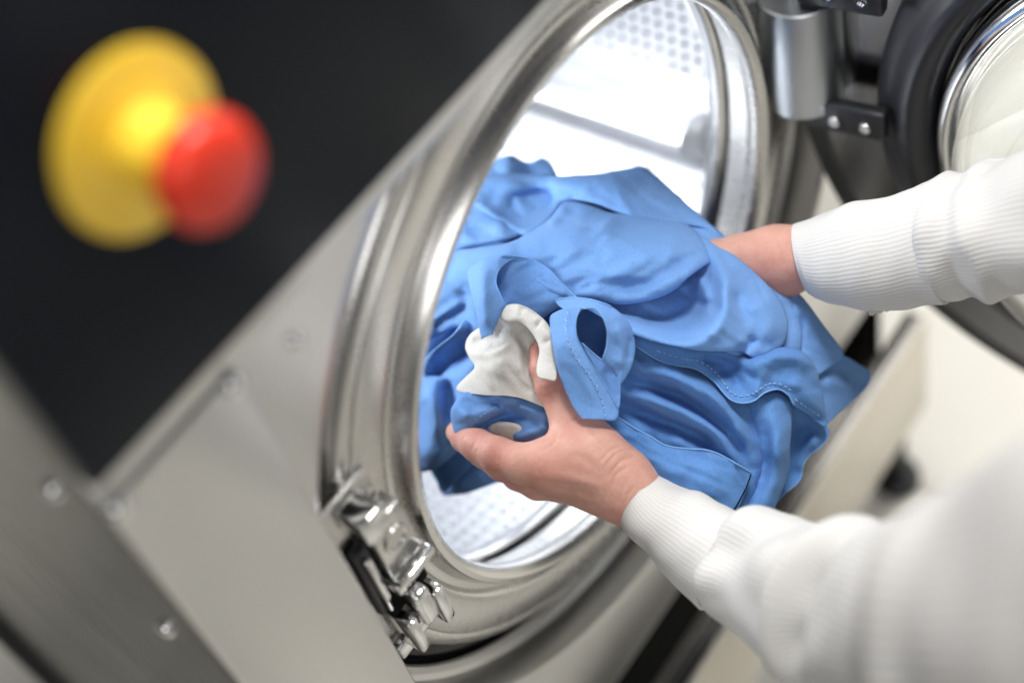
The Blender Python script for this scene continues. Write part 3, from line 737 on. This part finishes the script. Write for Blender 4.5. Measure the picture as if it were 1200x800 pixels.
# --- lower garment
LF = S('lower_fold', M_BLUE_SHADE, LOW, [(728, 400), (770, 412), (815, 428), (840, 446), (862, 466), (884, 478), (894, 520), (890, 560), (868, 602), (800, 592), (740, 560), (700, 520), (690, 480), (712, 440)], [(735, 410, -8), (800, 440, 0), (870, 500, 2), (870, 590, 0), (760, 560, -4), (710, 490, -6)],
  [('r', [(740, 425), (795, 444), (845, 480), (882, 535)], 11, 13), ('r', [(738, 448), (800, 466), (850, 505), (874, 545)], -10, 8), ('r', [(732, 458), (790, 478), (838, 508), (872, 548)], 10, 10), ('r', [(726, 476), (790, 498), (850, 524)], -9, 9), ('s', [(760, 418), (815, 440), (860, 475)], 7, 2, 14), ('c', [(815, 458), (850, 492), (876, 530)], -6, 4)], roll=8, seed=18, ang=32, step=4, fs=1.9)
HP = S('hemmed_fold', M_BLUE_SHADE, LOW, [(734, 386), (770, 398), (810, 404), (850, 410), (888, 416), (912, 407), (932, 408), (948, 418), (957, 432), (962, 452), (967, 478), (969, 500), (948, 486), (930, 474), (924, 463), (912, 456), (896, 460), (884, 469), (871, 472), (858, 469), (848, 460), (836, 446), (815, 432), (792, 428), (772, 422), (745, 405)],
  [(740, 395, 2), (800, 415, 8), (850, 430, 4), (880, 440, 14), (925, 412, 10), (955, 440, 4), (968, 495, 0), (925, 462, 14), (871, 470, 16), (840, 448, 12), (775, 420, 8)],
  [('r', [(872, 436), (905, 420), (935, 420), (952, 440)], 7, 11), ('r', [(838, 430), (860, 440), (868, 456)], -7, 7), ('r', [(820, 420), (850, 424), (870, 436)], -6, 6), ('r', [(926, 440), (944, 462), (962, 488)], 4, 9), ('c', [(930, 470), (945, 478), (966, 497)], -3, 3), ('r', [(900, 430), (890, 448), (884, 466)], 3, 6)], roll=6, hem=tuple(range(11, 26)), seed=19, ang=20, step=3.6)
HP.line('piping', [(745, 405), (772, 422), (792, 428), (815, 432), (836, 446), (848, 460), (858, 469), (871, 472), (884, 469), (896, 460), (912, 456), (924, 463), (930, 474)], 0.0009, M_PIPE, HP.obj, edge=False)
HP.stitches('stitching', [(770, 411), (800, 420), (822, 424), (842, 440), (856, 459), (870, 464), (884, 460), (900, 450), (915, 450), (928, 458)], M_THREAD, HP.obj, 4, 2.2)
HP.stitches('stitching', [(932, 468), (950, 480), (964, 490)], M_THREAD, HP.obj, 4, 2.2)
DR = S('shaded_fold', M_BLUE_SHADE, LOW, [(918, 466), (945, 480), (969, 498), (971, 512), (962, 524), (950, 533), (942, 544), (938, 562), (923, 576), (905, 590), (898, 560), (905, 500)], [(930, 475, -12), (968, 505, -10), (940, 550, -14), (910, 585, -14), (920, 520, -22)], [('r', [(935, 490), (940, 530), (925, 570)], -5, 10), ('r', [(962, 512), (945, 525), (934, 555)], 5, 6)], roll=4, hem=(2, 3, 4, 5, 6, 7, 8), seed=20, ang=100)
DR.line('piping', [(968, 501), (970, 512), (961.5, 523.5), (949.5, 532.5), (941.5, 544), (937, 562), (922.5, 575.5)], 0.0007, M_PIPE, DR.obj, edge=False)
VR = S('rolled_fold', M_BLUE_SHADE, LOW, [(874, 474), (886, 466), (900, 459), (915, 460), (927, 473), (928, 500), (926, 525), (925, 548), (915, 578), (903, 602), (882, 612), (862, 608), (878, 578), (889, 545), (886, 510)],
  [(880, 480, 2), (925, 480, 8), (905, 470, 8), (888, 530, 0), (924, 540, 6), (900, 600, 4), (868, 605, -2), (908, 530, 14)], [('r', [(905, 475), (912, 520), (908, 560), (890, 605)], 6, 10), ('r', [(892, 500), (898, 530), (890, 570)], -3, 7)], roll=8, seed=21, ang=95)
PK = S('pocket_flap', M_BLUE_SHADE, LOW, [(690, 478), (708, 480), (724, 488), (744, 501), (763, 511), (780, 521), (805, 525), (825, 526), (842, 531), (862, 542), (881, 553), (874, 575), (860, 600), (830, 600), (780, 585), (735, 555), (705, 520)],
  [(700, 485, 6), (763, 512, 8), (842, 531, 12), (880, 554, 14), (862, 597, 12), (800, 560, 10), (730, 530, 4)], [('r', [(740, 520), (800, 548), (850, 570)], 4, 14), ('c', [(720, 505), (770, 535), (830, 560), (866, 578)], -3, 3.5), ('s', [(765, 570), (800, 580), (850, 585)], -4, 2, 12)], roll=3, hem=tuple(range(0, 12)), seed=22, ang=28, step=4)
PK.line('piping', [(690, 478.5), (708, 480.5), (724, 488.5), (744, 501.5), (763, 511.5), (780, 521.5), (805, 525.5), (825, 526.5), (842, 531.5), (862, 542.5), (880, 553.5)], 0.0008, M_PIPE, PK.obj, edge=False)
PK.line('seam', [(880, 556), (873, 574), (860, 598)], 0.0007, M_DARK, PK.obj, edge=False)
BW = S('gathered_fold', M_BLUE, LOW, [(528, 484), (534, 470), (546, 459), (577, 462), (611, 467), (646, 480), (652, 500), (640, 520), (622, 530), (596, 526), (574, 514), (551, 515), (534, 510)],
  [(530, 486, 30), (560, 465, 18), (610, 470, 14), (645, 485, 14), (630, 520, 14), (550, 508, 28), (590, 500, 8)], [('r', [(535, 480), (552, 488), (580, 480), (596, 470)], 7, 8), ('c', [(575, 466), (590, 478), (612, 480)], -8, 4), ('r', [(600, 474), (620, 482), (645, 488)], 5, 6), ('r', [(560, 502), (590, 488), (625, 484)], -6, 5), ('r', [(596, 515), (625, 505), (646, 495)], 6, 8)], roll=5, seed=23, ang=-10, step=3)
BW.stitches('stitching', [(556, 492), (572, 482), (588, 472)], M_THREAD, BW.obj, 3.5, 2)

# --- white garment
WB = S('white_body', M_WHITE, WHT, [(535, 453), (546, 441), (556, 430), (549, 418), (545, 406), (549, 394), (558, 386), (572, 378), (588, 364), (604, 358), (626, 366), (640, 380), (646, 400), (646, 425), (640, 440), (640, 460), (648, 484), (637, 477), (604, 465), (570, 463), (540, 459)],
  [(540, 455, 18), (550, 400, 8), (590, 366, 20), (640, 390, 16), (635, 440, 12), (640, 475, 20), (600, 460, 22), (585, 420, 20), (615, 400, 6), (565, 440, 22)],
  [('r', [(612, 382), (622, 405), (618, 435)], -5, 11), ('r', [(552, 405), (570, 398), (584, 402)], -4, 6), ('r', [(548, 412), (572, 414), (590, 406), (598, 390)], 5, 6), ('c', [(588, 376), (584, 395), (596, 405)], -5, 4), ('r', [(565, 425), (600, 430), (625, 455)], 4, 12), ('c', [(590, 420), (602, 440), (625, 462)], -3, 4), ('r', [(598, 380), (606, 405), (612, 440)], 4, 6)], roll=5, hem=(15, 16, 17, 18, 19, 20), seed=24, ang=40, step=3, wob=.6, fs=0.85)
WC = S('white_cuff', M_WHITE, WHT, [(584, 372), (586, 362), (595, 357), (606, 356), (618, 360), (629, 367), (640, 377), (648, 391), (651, 410), (652, 428), (651, 444), (641, 444), (630, 440), (629, 428), (632, 410), (627, 396), (619, 385), (610, 378), (597, 378)],
  [(586, 368, 26), (610, 362, 30), (640, 382, 34), (651, 420, 40), (640, 440, 44), (628, 390, 30)], [('r', [(592, 366), (612, 367), (632, 380), (641, 402), (642, 436)], 2.2, 9), ('c', [(634, 374), (628, 384)], -2.5, 3), ('c', [(646, 398), (636, 402)], -2.5, 3), ('c', [(612, 360), (610, 372)], -2.0, 3)], roll=4, hem=(10, 11, 12), seed=25, auto=0.35, step=2.6, wob=.5, fs=0.9, thick=0.002)
WC.line('edge_stitch', [(606, 357.5), (618, 361.5), (629, 368.5), (639, 378), (646.5, 391.5), (649.5, 410)], 0.0006, M_WHITE, WC.obj)
S('white_fold', M_WHITE, WHT, [(570, 503), (584, 494), (608, 497), (612, 510), (600, 520), (580, 516)], 14, roll=3, seed=26, step=3, wob=.4)

# ================================================================== person: two hands and knitted sleeves
def surface_nets(vol, origin, h):
    ins = vol < 0
    nx, ny, nz = vol.shape
    c = [(i, j, k) for i in (0, 1) for j in (0, 1) for k in (0, 1)]
    sl = lambda o: tuple(slice(o[a], vol.shape[a] - 1 + o[a]) for a in range(3))
    cnt = sum(ins[sl(o)].astype(np.int8) for o in c)
    cell = np.argwhere((cnt > 0) & (cnt < 8))
    idx = -np.ones((nx - 1, ny - 1, nz - 1), int); idx[tuple(cell.T)] = np.arange(len(cell))
    acc = np.zeros((len(cell), 3)); num = np.zeros(len(cell))
    for a in c:
        for ax in range(3):
            if a[ax] == 0:
                b = list(a); b[ax] = 1
                va = vol[tuple((cell + a).T)]; vb = vol[tuple((cell + b).T)]
                m = (va < 0) != (vb < 0)
                t = np.where(m, va / np.where(np.abs(va - vb) < 1e-12, 1e-12, va - vb), 0)
                p = np.array(a, float)[None] + np.zeros((len(cell), 3)); p[:, ax] += t
                acc[m] += p[m]; num[m] += 1
    V = origin + (cell + acc / num[:, None]) * h
    F = []
    for ax in range(3):
        s0 = [slice(1, n - 1) for n in vol.shape]; s1 = list(s0)
        s0[ax] = slice(0, vol.shape[ax] - 1); s1[ax] = slice(1, vol.shape[ax])
        A, B = ins[tuple(s0)], ins[tuple(s1)]
        e = np.argwhere(A != B); f = A[tuple(e.T)]
        off = np.ones(3, int); off[ax] = 0; e = e + off
        u, v = (ax + 1) % 3, (ax + 2) % 3
        U = np.eye(3, dtype=int)[u]; W = np.eye(3, dtype=int)[v]
        q = np.stack([idx[tuple((e - U - W).T)], idx[tuple((e - W).T)], idx[tuple(e.T)], idx[tuple((e - U).T)]], 1)
        q[~f] = q[~f][:, ::-1]
        F.append(q)
    return V, np.vstack(F)

def sdf_cone(p, a, b, ra, rb):
    ab = b - a; t = np.clip(((p - a) @ ab) / (ab @ ab), 0, 1)
    return np.linalg.norm(p - (a + t[..., None] * ab), axis=-1) - (ra + t * (rb - ra))
def smin(a, b, k):
    h = np.clip(0.5 + 0.5 * (b - a) / k, 0, 1)
    return b * (1 - h) + a * h - k * h * (1 - h)

def hand_mesh(name, chains, mt, parent, h=0.0012, creases=(), kk=0.006, smooth=3, red=()):
    """chains: list of (k, [(point, radius), ...]); k = blend radius to what is already there"""
    pts = np.array([p for _, ch in chains for p, r in ch]); pad = 0.035
    lo, hi = pts.min(0) - pad, pts.max(0) + pad
    n = np.ceil((hi - lo) / h).astype(int)
    ax = [lo[i] + h * np.arange(n[i]) for i in range(3)]
    G = np.stack(np.meshgrid(*ax, indexing='ij'), -1).reshape(-1, 3)
    tot = None
    for k, ch in chains:
        d = None
        for (a, ra), (b, rb) in zip(ch[:-1], ch[1:]):
            e = sdf_cone(G, np.array(a), np.array(b), ra, rb)
            d = e if d is None else smin(d, e, 0.003)
        tot = d if tot is None else smin(tot, d, k)
    V, F = surface_nets(tot.reshape(n), lo, h)
    o = from_pd(name, V, [tuple(map(int, f)) for f in F], mt, parent)
    bm = bmesh.new(); bm.from_mesh(o.data)
    for _ in range(smooth): bmesh.ops.smooth_vert(bm, verts=bm.verts, factor=0.5, use_axis_x=True, use_axis_y=True, use_axis_z=True)
    bm.normal_update()
    if creases:
        co = np.array([v.co for v in bm.verts]); cc = (co - CP) @ CM.T
        px = np.stack([600 + FPX * cc[:, 0] / cc[:, 2], 400 + FPX * cc[:, 1] / cc[:, 2]], 1)
        nr = np.array([v.normal for v in bm.verts]); face = ((CP - co) * nr).sum(1) > 0
        dsp = np.zeros(len(co))
        for pl, amp, w in creases:
            d, _, fr = poly_dist(px, cr(pl, 6)); tp = np.clip(np.minimum(fr, 1 - fr) / 0.3, 0, 1)
            dsp += amp * np.exp(-(d / w) ** 2) * (0.15 + 0.85 * tp) * face
        for v, d_, n_ in zip(bm.verts, dsp, nr):
            if abs(d_) > 1e-6: v.co = Vector(v.co) + Vector(n_) * d_
    bm.to_mesh(o.data); bm.free()
    o.data.polygons.foreach_set('use_smooth', [True] * len(o.data.polygons))
    if red:
        co = np.zeros(len(o.data.vertices) * 3); o.data.vertices.foreach_get('co', co); co = co.reshape(-1, 3)
        f = np.zeros(len(co))
        for p, r, a in red: f = np.maximum(f, a * np.exp(-(((co - p) ** 2).sum(1)) / (r * r)))
        at = o.data.attributes.new('flush', 'FLOAT', 'POINT'); at.data.foreach_set('value', f)
    return o

def skin():
    m = mat('skin', (0.72, 0.44, 0.34), 0.5, 0.0, Specular_IOR_Level=0.35)
    b = bsdf(m)
    b.inputs['Subsurface Weight'].default_value = 0.22; b.inputs['Subsurface Radius'].default_value = (0.9, 0.35, 0.2); b.inputs['Subsurface Scale'].default_value = 0.006
    n = noise(m, 38, 5, 0.6); n2 = noise(m, 320, 3, 0.6)
    r = N(m, 'ShaderNodeValToRGB'); e = r.color_ramp.elements
    e[0].position = 0.28; e[0].color = (0.50, 0.245, 0.195, 1); e[1].position = 0.72; e[1].color = (0.64, 0.385, 0.31, 1)
    L(m, n, r.inputs[0])
    at = N(m, 'ShaderNodeAttribute'); at.attribute_name = 'flush'
    fl = N(m, 'ShaderNodeMix'); fl.data_type = 'RGBA'; fl.inputs[7].default_value = (0.53, 0.18, 0.15, 1)
    L(m, at.outputs['Fac'], fl.inputs['Factor']); L(m, r.outputs[0], fl.inputs[6])
    mu = N(m, 'ShaderNodeMix'); mu.data_type = 'RGBA'; mu.blend_type = 'MULTIPLY'; mu.inputs['Factor'].default_value = 0.5
    L(m, fl.outputs[2], mu.inputs[6]); L(m, ramp(m, n2, [(0.25, 0.86), (0.6, 1.0)]), mu.inputs[7])
    L(m, mu.outputs[2], b.inputs['Base Color'])
    v = N(m, 'ShaderNodeTexVoronoi'); v.inputs['Scale'].default_value = 900; L(m, coords(m), v.inputs['Vector'])
    nb = bump(m, v.outputs['Distance'], 0.22, 0.0008)
    nb = bump(m, noise(m, 170, 5, 0.65), 0.30, 0.0016, nb)
    L(m, nb, b.inputs['Normal'])
    L(m, ramp(m, n2, [(0.3, 0.46), (0.7, 0.6)]), b.inputs['Roughness'])
    return m
M_SKIN = skin()
M_NAIL = mat('fingernail', (0.80, 0.52, 0.45), 0.25)

PER = empty('person', P(1300, 700, 0.7), 'person in white ribbed knit sleeves pushing the laundry bundle in with both hands', 'person')
def J(px, py, D, r): return (P(px, py, D), r)
# left hand: thumb on top of the cloth, fingers reaching underneath
left = [
    (0.010, [J(800, 624, 0.922, 0.0175), J(752, 590, 0.932, 0.0166), J(728, 573, 0.933, 0.0172)]),              # wrist
    (0.012, [J(735, 576, 0.930, 0.0165), J(690, 556, 0.926, 0.0165), J(644, 545, 0.922, 0.0150)]),              # index metacarpal
    (0.012, [J(735, 580, 0.940, 0.0155), J(690, 566, 0.940, 0.0160), J(648, 556, 0.940, 0.0145)]),              # middle
    (0.012, [J(738, 582, 0.950, 0.0150), J(700, 572, 0.955, 0.0145), J(660, 564, 0.958, 0.0130)]),              # ring
    (0.012, [J(742, 582, 0.956, 0.0140), J(712, 574, 0.966, 0.0130), J(676, 568, 0.974, 0.0115)]),              # little
    (0.016, [J(722, 556, 0.930, 0.0190), J(694, 526, 0.930, 0.0180), J(676, 502, 0.934, 0.0145)]),              # thenar
    (0.010, [J(676, 500, 0.934, 0.0130), J(660, 474, 0.936, 0.0112), J(646, 453, 0.938, 0.0102), J(638, 432, 0.942, 0.0094), J(632, 412, 0.946, 0.0070)]),   # thumb
    (0.012, [J(700, 542, 0.924, 0.0150), J(670, 536, 0.924, 0.0130), J(642, 542, 0.924, 0.0125)]),              # first web
    (0.006, [J(644, 546, 0.922, 0.0138), J(612, 543, 0.925, 0.0124), J(583, 533, 0.934, 0.0114), J(560, 522, 0.950, 0.0106), J(545, 513, 0.982, 0.0094), J(536, 506, 1.008, 0.0080)]),   # index
    (0.004, [J(650, 556, 0.940, 0.0132), J(616, 554, 0.944, 0.0112), J(588, 544, 0.952, 0.0104), J(566, 530, 0.966, 0.0096), J(552, 520, 0.978, 0.0080)]),   # middle
    (0.004, [J(662, 566, 0.958, 0.0125), J(630, 566, 0.964, 0.0108), J(606, 556, 0.972, 0.0100), J(590, 540, 0.984, 0.0090), J(580, 528, 0.996, 0.0076)]),   # ring
    (0.004, [J(678, 570, 0.974, 0.0110), J(652, 568, 0.982, 0.0094), J(634, 560, 0.990, 0.0086), J(622, 548, 1.000, 0.0078), J(616, 538, 1.008, 0.0066)]),   # little
]
crl = [([(700, 545), (716, 527), (736, 520)], -0.0007, 1.7), ([(704, 552), (722, 532), (744, 524)], -0.0006, 1.6), ([(712, 560), (728, 540), (752, 533)], -0.0007, 1.7), ([(716, 574), (722, 556), (740, 545)], -0.0006, 1.6),
       ([(712, 592), (716, 570), (722, 558)], -0.0005, 1.5), ([(724, 600), (728, 576), (738, 560)], -0.0005, 1.6), ([(640, 456), (650, 451), (658, 446)], -0.0006, 1.4), ([(643, 462), (653, 456), (662, 452)], -0.0005, 1.3), ([(668, 494), (676, 490), (684, 484)], -0.0004, 1.6),
       ([(578, 520), (581, 531), (580, 543)], -0.0005, 1.6), ([(584, 521), (587, 533), (586, 545)], -0.0004, 1.6), ([(655, 505), (648, 520), (632, 528)], -0.0006, 2.2),
       ([(690, 575), (650, 566), (620, 560)], -0.0007, 4.0)]
crl += [([(716, 572), (680, 562), (645, 552)], 0.0007, 5.0), ([(700, 582), (662, 574), (628, 566)], -0.0009, 4.0), ([(722, 548), (702, 522), (685, 502)], 0.0008, 4.0), ([(712, 556), (690, 540), (668, 530)], -0.0006, 5.0),
        ([(636, 536), (630, 546), (632, 558)], -0.0004, 1.6), ([(630, 536), (624, 547), (626, 558)], -0.0004, 1.5), ([(560, 512), (556, 520), (552, 530)], -0.0005, 1.5), ([(564, 514), (561, 523), (557, 533)], -0.0004, 1.5),
        ([(730, 604), (734, 585), (746, 566)], -0.0006, 1.5), ([(738, 610), (742, 592), (754, 572)], -0.0005, 1.5)]
flush = [(P(640, 548, 0.915), 0.013, 0.55), (P(583, 535, 0.925), 0.012, 0.6), (P(556, 520, 0.945), 0.012, 0.6), (P(540, 508, 0.975), 0.012, 0.8), (P(648, 455, 0.93), 0.011, 0.5), (P(632, 414, 0.945), 0.012, 0.85), (P(676, 500, 0.922), 0.013, 0.35), (P(640, 565, 0.93), 0.016, 0.5), (P(600, 562, 0.945), 0.02, 0.5), (P(730, 600, 0.93), 0.02, 0.25)]
LH = hand_mesh('left_hand', left, M_SKIN, PER, 0.0011, crl, red=flush)
# right hand: passes behind the bundle and holds it from the far side
right = [
    (0.010, [J(1010, 290, 0.975, 0.0255), J(945, 300, 0.990, 0.0205), J(912, 308, 0.998, 0.0195)]),
    (0.012, [J(915, 300, 0.998, 0.0165), J(870, 318, 1.010, 0.0160), J(825, 335, 1.018, 0.0145)]),
    (0.012, [J(915, 306, 1.002, 0.0155), J(872, 332, 1.022, 0.0150), J(832, 352, 1.030, 0.0140)]),
    (0.012, [J(918, 312, 1.004, 0.0150), J(878, 344, 1.028, 0.0140), J(842, 368, 1.036, 0.0130)]),
    (0.012, [J(920, 318, 1.004, 0.0140), J(886, 354, 1.030, 0.0130), J(855, 382, 1.040, 0.0115)]),
    (0.012, [J(905, 296, 0.998, 0.0160), J(868, 300, 1.000, 0.0145), J(835, 302, 1.000, 0.0120), J(805, 306, 1.000, 0.0105), J(785, 310, 1.002, 0.0080)]),
    (0.006, [J(825, 335, 1.018, 0.0135), J(790, 350, 1.022, 0.0110), J(765, 365, 1.020, 0.0100), J(748, 378, 1.012, 0.0080)]),
    (0.004, [J(832, 352, 1.030, 0.0130), J(796, 372, 1.034, 0.0110), J(772, 390, 1.030, 0.0100), J(756, 402, 1.022, 0.0080)]),
    (0.004, [J(842, 368, 1.036, 0.0120), J(812, 392, 1.040, 0.0105), J(790, 410, 1.036, 0.0095), J(775, 420, 1.028, 0.0078)]),
    (0.004, [J(855, 382, 1.040, 0.0110), J(830, 404, 1.044, 0.0092), J(812, 418, 1.040, 0.0085), J(800, 428, 1.032, 0.0070)]),
]
RH = hand_mesh('right_hand', right, M_SKIN, PER, 0.0015, [([(905, 270), (912, 290), (922, 325)], -0.0005, 2)], red=[(P(905, 330, 0.99), 0.03, 0.35)])

# sleeves ------------------------------------------------------------------
def knit(name, rib, strength, dist):
    m = mat(name, (0.80, 0.79, 0.775), 0.9)
    b = bsdf(m)
    b.inputs['Sheen Weight'].default_value = 0.2; b.inputs['Sheen Roughness'].default_value = 0.5; b.inputs['Specular IOR Level'].default_value = 0.15
    b.inputs['Subsurface Weight'].default_value = 0.12; b.inputs['Subsurface Radius'].default_value = (1, 0.85, 0.75); b.inputs['Subsurface Scale'].default_value = 0.004
    uvn = N(m, 'ShaderNodeUVMap'); sp = N(m, 'ShaderNodeSeparateXYZ'); L(m, uvn.outputs[0], sp.inputs[0])
    def mth(op, a, bb=None):
        n = N(m, 'ShaderNodeMath'); n.operation = op
        for i, x in enumerate((a, bb)):
            if x is None: continue
            if isinstance(x, (int, float)): n.inputs[i].default_value = x
            else: L(m, x, n.inputs[i])
        return n.outputs[0]
    wig = mth('MULTIPLY', noise(m, 45, 4), 0.0028)
    s1 = mth('SINE', mth('MULTIPLY', mth('ADD', sp.outputs[1], wig), 2 * math.pi / rib))     # ribs along the arm
    s2 = mth('SINE', mth('MULTIPLY', sp.outputs[0], 2 * math.pi / 0.0016))                      # knit courses
    hgt = mth('ADD', mth('MULTIPLY', s1, 0.5), mth('MULTIPLY', s2, 0.16))
    nb = bump(m, hgt, strength, dist)
    nb = bump(m, noise(m, 700, 3), 0.2, 0.0004, nb)
    L(m, nb, b.inputs['Normal'])
    mx = N(m, 'ShaderNodeMix'); mx.data_type = 'RGBA'; mx.inputs[6].default_value = (0.55, 0.54, 0.53, 1); mx.inputs[7].default_value = (0.62, 0.615, 0.605, 1)
    L(m, mth('ADD', mth('MULTIPLY', s1, 0.5), 0.5), mx.inputs['Factor']); L(m, mx.outputs[2], b.inputs['Base Color'])
    return m
M_KNIT = knit('white_rib_knit', 0.0030, 0.32, 0.0008)
M_CUFF = knit('white_cuff_knit', 0.0024, 0.2, 0.0006)

def sleeve(name, secs, mt, parent, nu=90, nv=72, ratio=0.9, wrinkle=None, flare=0.0, thick=0.0022, skew=None):
    """secs: (top px, top py, bottom px, bottom py, D); an elliptic tube whose silhouette follows the photo"""
    c = cr([[*s] for s in secs], 24)
    Ls = []
    # resample by index
    t = np.linspace(0, len(c) - 1, nu); c = np.stack([np.interp(t, np.arange(len(c)), c[:, k]) for k in range(c.shape[1])], 1)
    V, UVp = [], []
    cen = np.array([P((a + d) / 2, (b + e) / 2, D) for a, b, d, e, D in c[:, :5]])
    s_ = np.concatenate([[0], np.cumsum(np.linalg.norm(np.diff(cen, axis=0), axis=1))])
    tan = np.gradient(cen, axis=0); tan /= np.linalg.norm(tan, axis=1)[:, None]
    for i in range(nu):
        a, b, d, e, D = c[i][:5]
        up = (P(a, b, D) - P(d, e, D)) / 2
        vd = cen[i] - CP; vd /= np.linalg.norm(vd)
        rad = np.linalg.norm(up)
        w = vd - tan[i] * (vd @ tan[i]) * 0.85
        w -= up * (w @ up) / (up @ up); w /= np.linalg.norm(w)
        for j in range(nv):
            ph = 2 * math.pi * j / nv
            k = 1.0
            dr = wrinkle(s_[i], ph, t[i] / (len(c) - 1 + 1e-9), i / (nu - 1)) if wrinkle else 0.0
            V.append(cen[i] + up * math.cos(ph) * (1 + dr / rad) + w * (rad * ratio + dr) * math.sin(ph))
            UVp.append((s_[i], ph * max(rad, 0.02)))
    # uv v must not depend on the local radius, or ribs would slant: use a fixed mean radius
    mr = np.mean([np.linalg.norm(P(a, b, D) - P(d, e, D)) / 2 for a, b, d, e, D in c[:30, :5]])
    F = []
    for i in range(nu - 1):
        for j in range(nv):
            j2 = (j + 1) % nv
            F.append((i * nv + j, i * nv + j2, (i + 1) * nv + j2, (i + 1) * nv + j))
    o = from_pd(name, V, F, mt, parent)
    me = o.data; uv = me.uv_layers.new(name='knit')
    k = 0
    U = np.zeros((len(me.loops), 2))
    for f in F:
        js = [q % nv for q in f]
        for q in f:
            j = q % nv; jj = j + nv if (j == 0 and max(js) == nv - 1) else j
            U[k] = (s_[q // nv], 2 * math.pi * jj / nv * mr); k += 1
    uv.data.foreach_set('uv', U.ravel())
    bm = bmesh.new(); bm.from_mesh(me); bmesh.ops.recalc_face_normals(bm, faces=bm.faces); bm.normal_update()
    f0 = bm.faces[:][0]
    if f0.normal.dot(f0.calc_center_median() - Vector(cen[0])) < 0: bmesh.ops.reverse_faces(bm, faces=bm.faces)
    bm.to_mesh(me); bm.free()
    me.polygons.foreach_set('use_smooth', [True] * len(me.polygons))
    md = o.modifiers.new('thickness', 'SOLIDIFY'); md.thickness = thick; md.offset = -1
    return o

w1 = Wob(5, 14, 40, 160); w2 = Wob(6, 14, 40, 160)
def wr_cuff(s, ph, t, u): return 0.0009 * float(w1(np.array([[s * 2500, ph * 60]]))[0]) * min(1, u * 6)
def g(x, c, w): return math.exp(-((x - c) / w) ** 2)
def wr_left(s, ph, t, u):
    base = 0.0026 * float(w2(np.array([[s * 1200, ph * 70]]))[0])
    base += -0.006 * g(s, 0.005 + 0.004 * math.sin(ph), 0.006) + 0.0035 * g(s, 0.022 + 0.008 * math.sin(ph), 0.010) - 0.005 * g(s, 0.055 + 0.02 * math.sin(ph + 0.6), 0.014)
    base += 0.012 * g(s, 0.112 + 0.012 * math.sin(ph + 1), 0.012) - 0.015 * g(s, 0.138 + 0.015 * math.sin(ph + 1), 0.014) - 0.006 * g(s, 0.22, 0.04) + 0.013 * g(s, 0.305 + 0.02 * math.sin(ph), 0.025)
    return base * (0.2 + 0.8 * abs(math.sin(ph)))
def wr_right(s, ph, t, u):
    base = 0.0015 * float(w2(np.array([[s * 1600 + 300, ph * 80]]))[0])
    base += 0.002 * g(s, 0.010 + 0.004 * math.sin(ph), 0.006) - 0.002 * g(s, 0.022, 0.006) + 0.003 * g(s, 0.034 + 0.006 * math.sin(ph * 2), 0.008)
    return base
ls = sleeve('left_sleeve', [(862, 600, 822, 703, 0.902), (895, 598, 842, 728, 0.886), (925, 602, 868, 750, 0.868), (965, 612, 910, 778, 0.84), (1030, 615, 965, 822, 0.79), (1085, 600, 1035, 865, 0.725), (1140, 582, 1120, 910, 0.65), (1240, 500, 1270, 960, 0.57), (1420, 420, 1450, 1000, 0.50)], M_KNIT, PER, 120, 80, 0.85, wr_left)
lc = sleeve('cuff', [(762, 551, 725, 609, 0.932), (776, 557, 738, 630, 0.929), (800, 571, 762, 655, 0.922), (835, 585, 790, 682, 0.912), (874, 602, 822, 712, 0.900)], M_CUFF, ls, 60, 80, 1.12, wr_cuff)
rs = sleeve('right_sleeve', [(1096, 214, 1100, 352, 0.934), (1110, 208, 1115, 352, 0.928), (1130, 202, 1135, 350, 0.920), (1160, 192, 1165, 346, 0.908), (1200, 178, 1205, 344, 0.892), (1280, 150, 1290, 345, 0.86), (1400, 105, 1420, 355, 0.80), (1560, 60, 1600, 400, 0.72)], M_KNIT, PER, 90, 80, 0.9, wr_right)
rc = sleeve('cuff', [(931, 262, 950, 345, 0.990), (945, 256, 964, 352, 0.986), (975, 246, 990, 362, 0.976), (1040, 230, 1045, 362, 0.954), (1104, 210, 1108, 354, 0.931)], M_CUFF, rs, 60, 80, 0.9, wr_cuff)

# small frilled label sticking out under the right cuff
lab = []
for i in range(9):
    x = 1018 + i * 4.4
    for y, d in ((353, 0.962), (369 - i * 1.1 + (2.0 if i % 2 else 0), 0.957)):
        lab.append(P(x, y, d + 0.0012 * math.sin(i * 2.1)))
o = from_pd('label', lab, [(2 * i, 2 * i + 2, 2 * i + 3, 2 * i + 1) for i in range(8)], M_WHITE, rs)
md = o.modifiers.new('thickness', 'SOLIDIFY'); md.thickness = 0.0006

# torso of the knit top, just outside the picture, so that both arms belong to one body
body = [(0.05, [(np.array((-0.175, -0.565, 0.30)), 0.085), (np.array((-0.01, -0.60, 0.34)), 0.10), (np.array((0.155, -0.565, 0.30)), 0.085)]),
        (0.06, [(np.array((-0.01, -0.62, 0.28)), 0.135), (np.array((-0.02, -0.80, 0.10)), 0.125), (np.array((-0.02, -0.95, -0.12)), 0.14)]),
        (0.05, [(np.array((-0.175, -0.555, 0.29)), 0.075), (np.array(P(1440, 715, 0.50)), 0.07)]),
        (0.05, [(np.array((0.155, -0.555, 0.29)), 0.075), (np.array(P(1500, 230, 0.755)), 0.065)])]
hand_mesh('knit_top', body, M_KNIT, PER, 0.012)
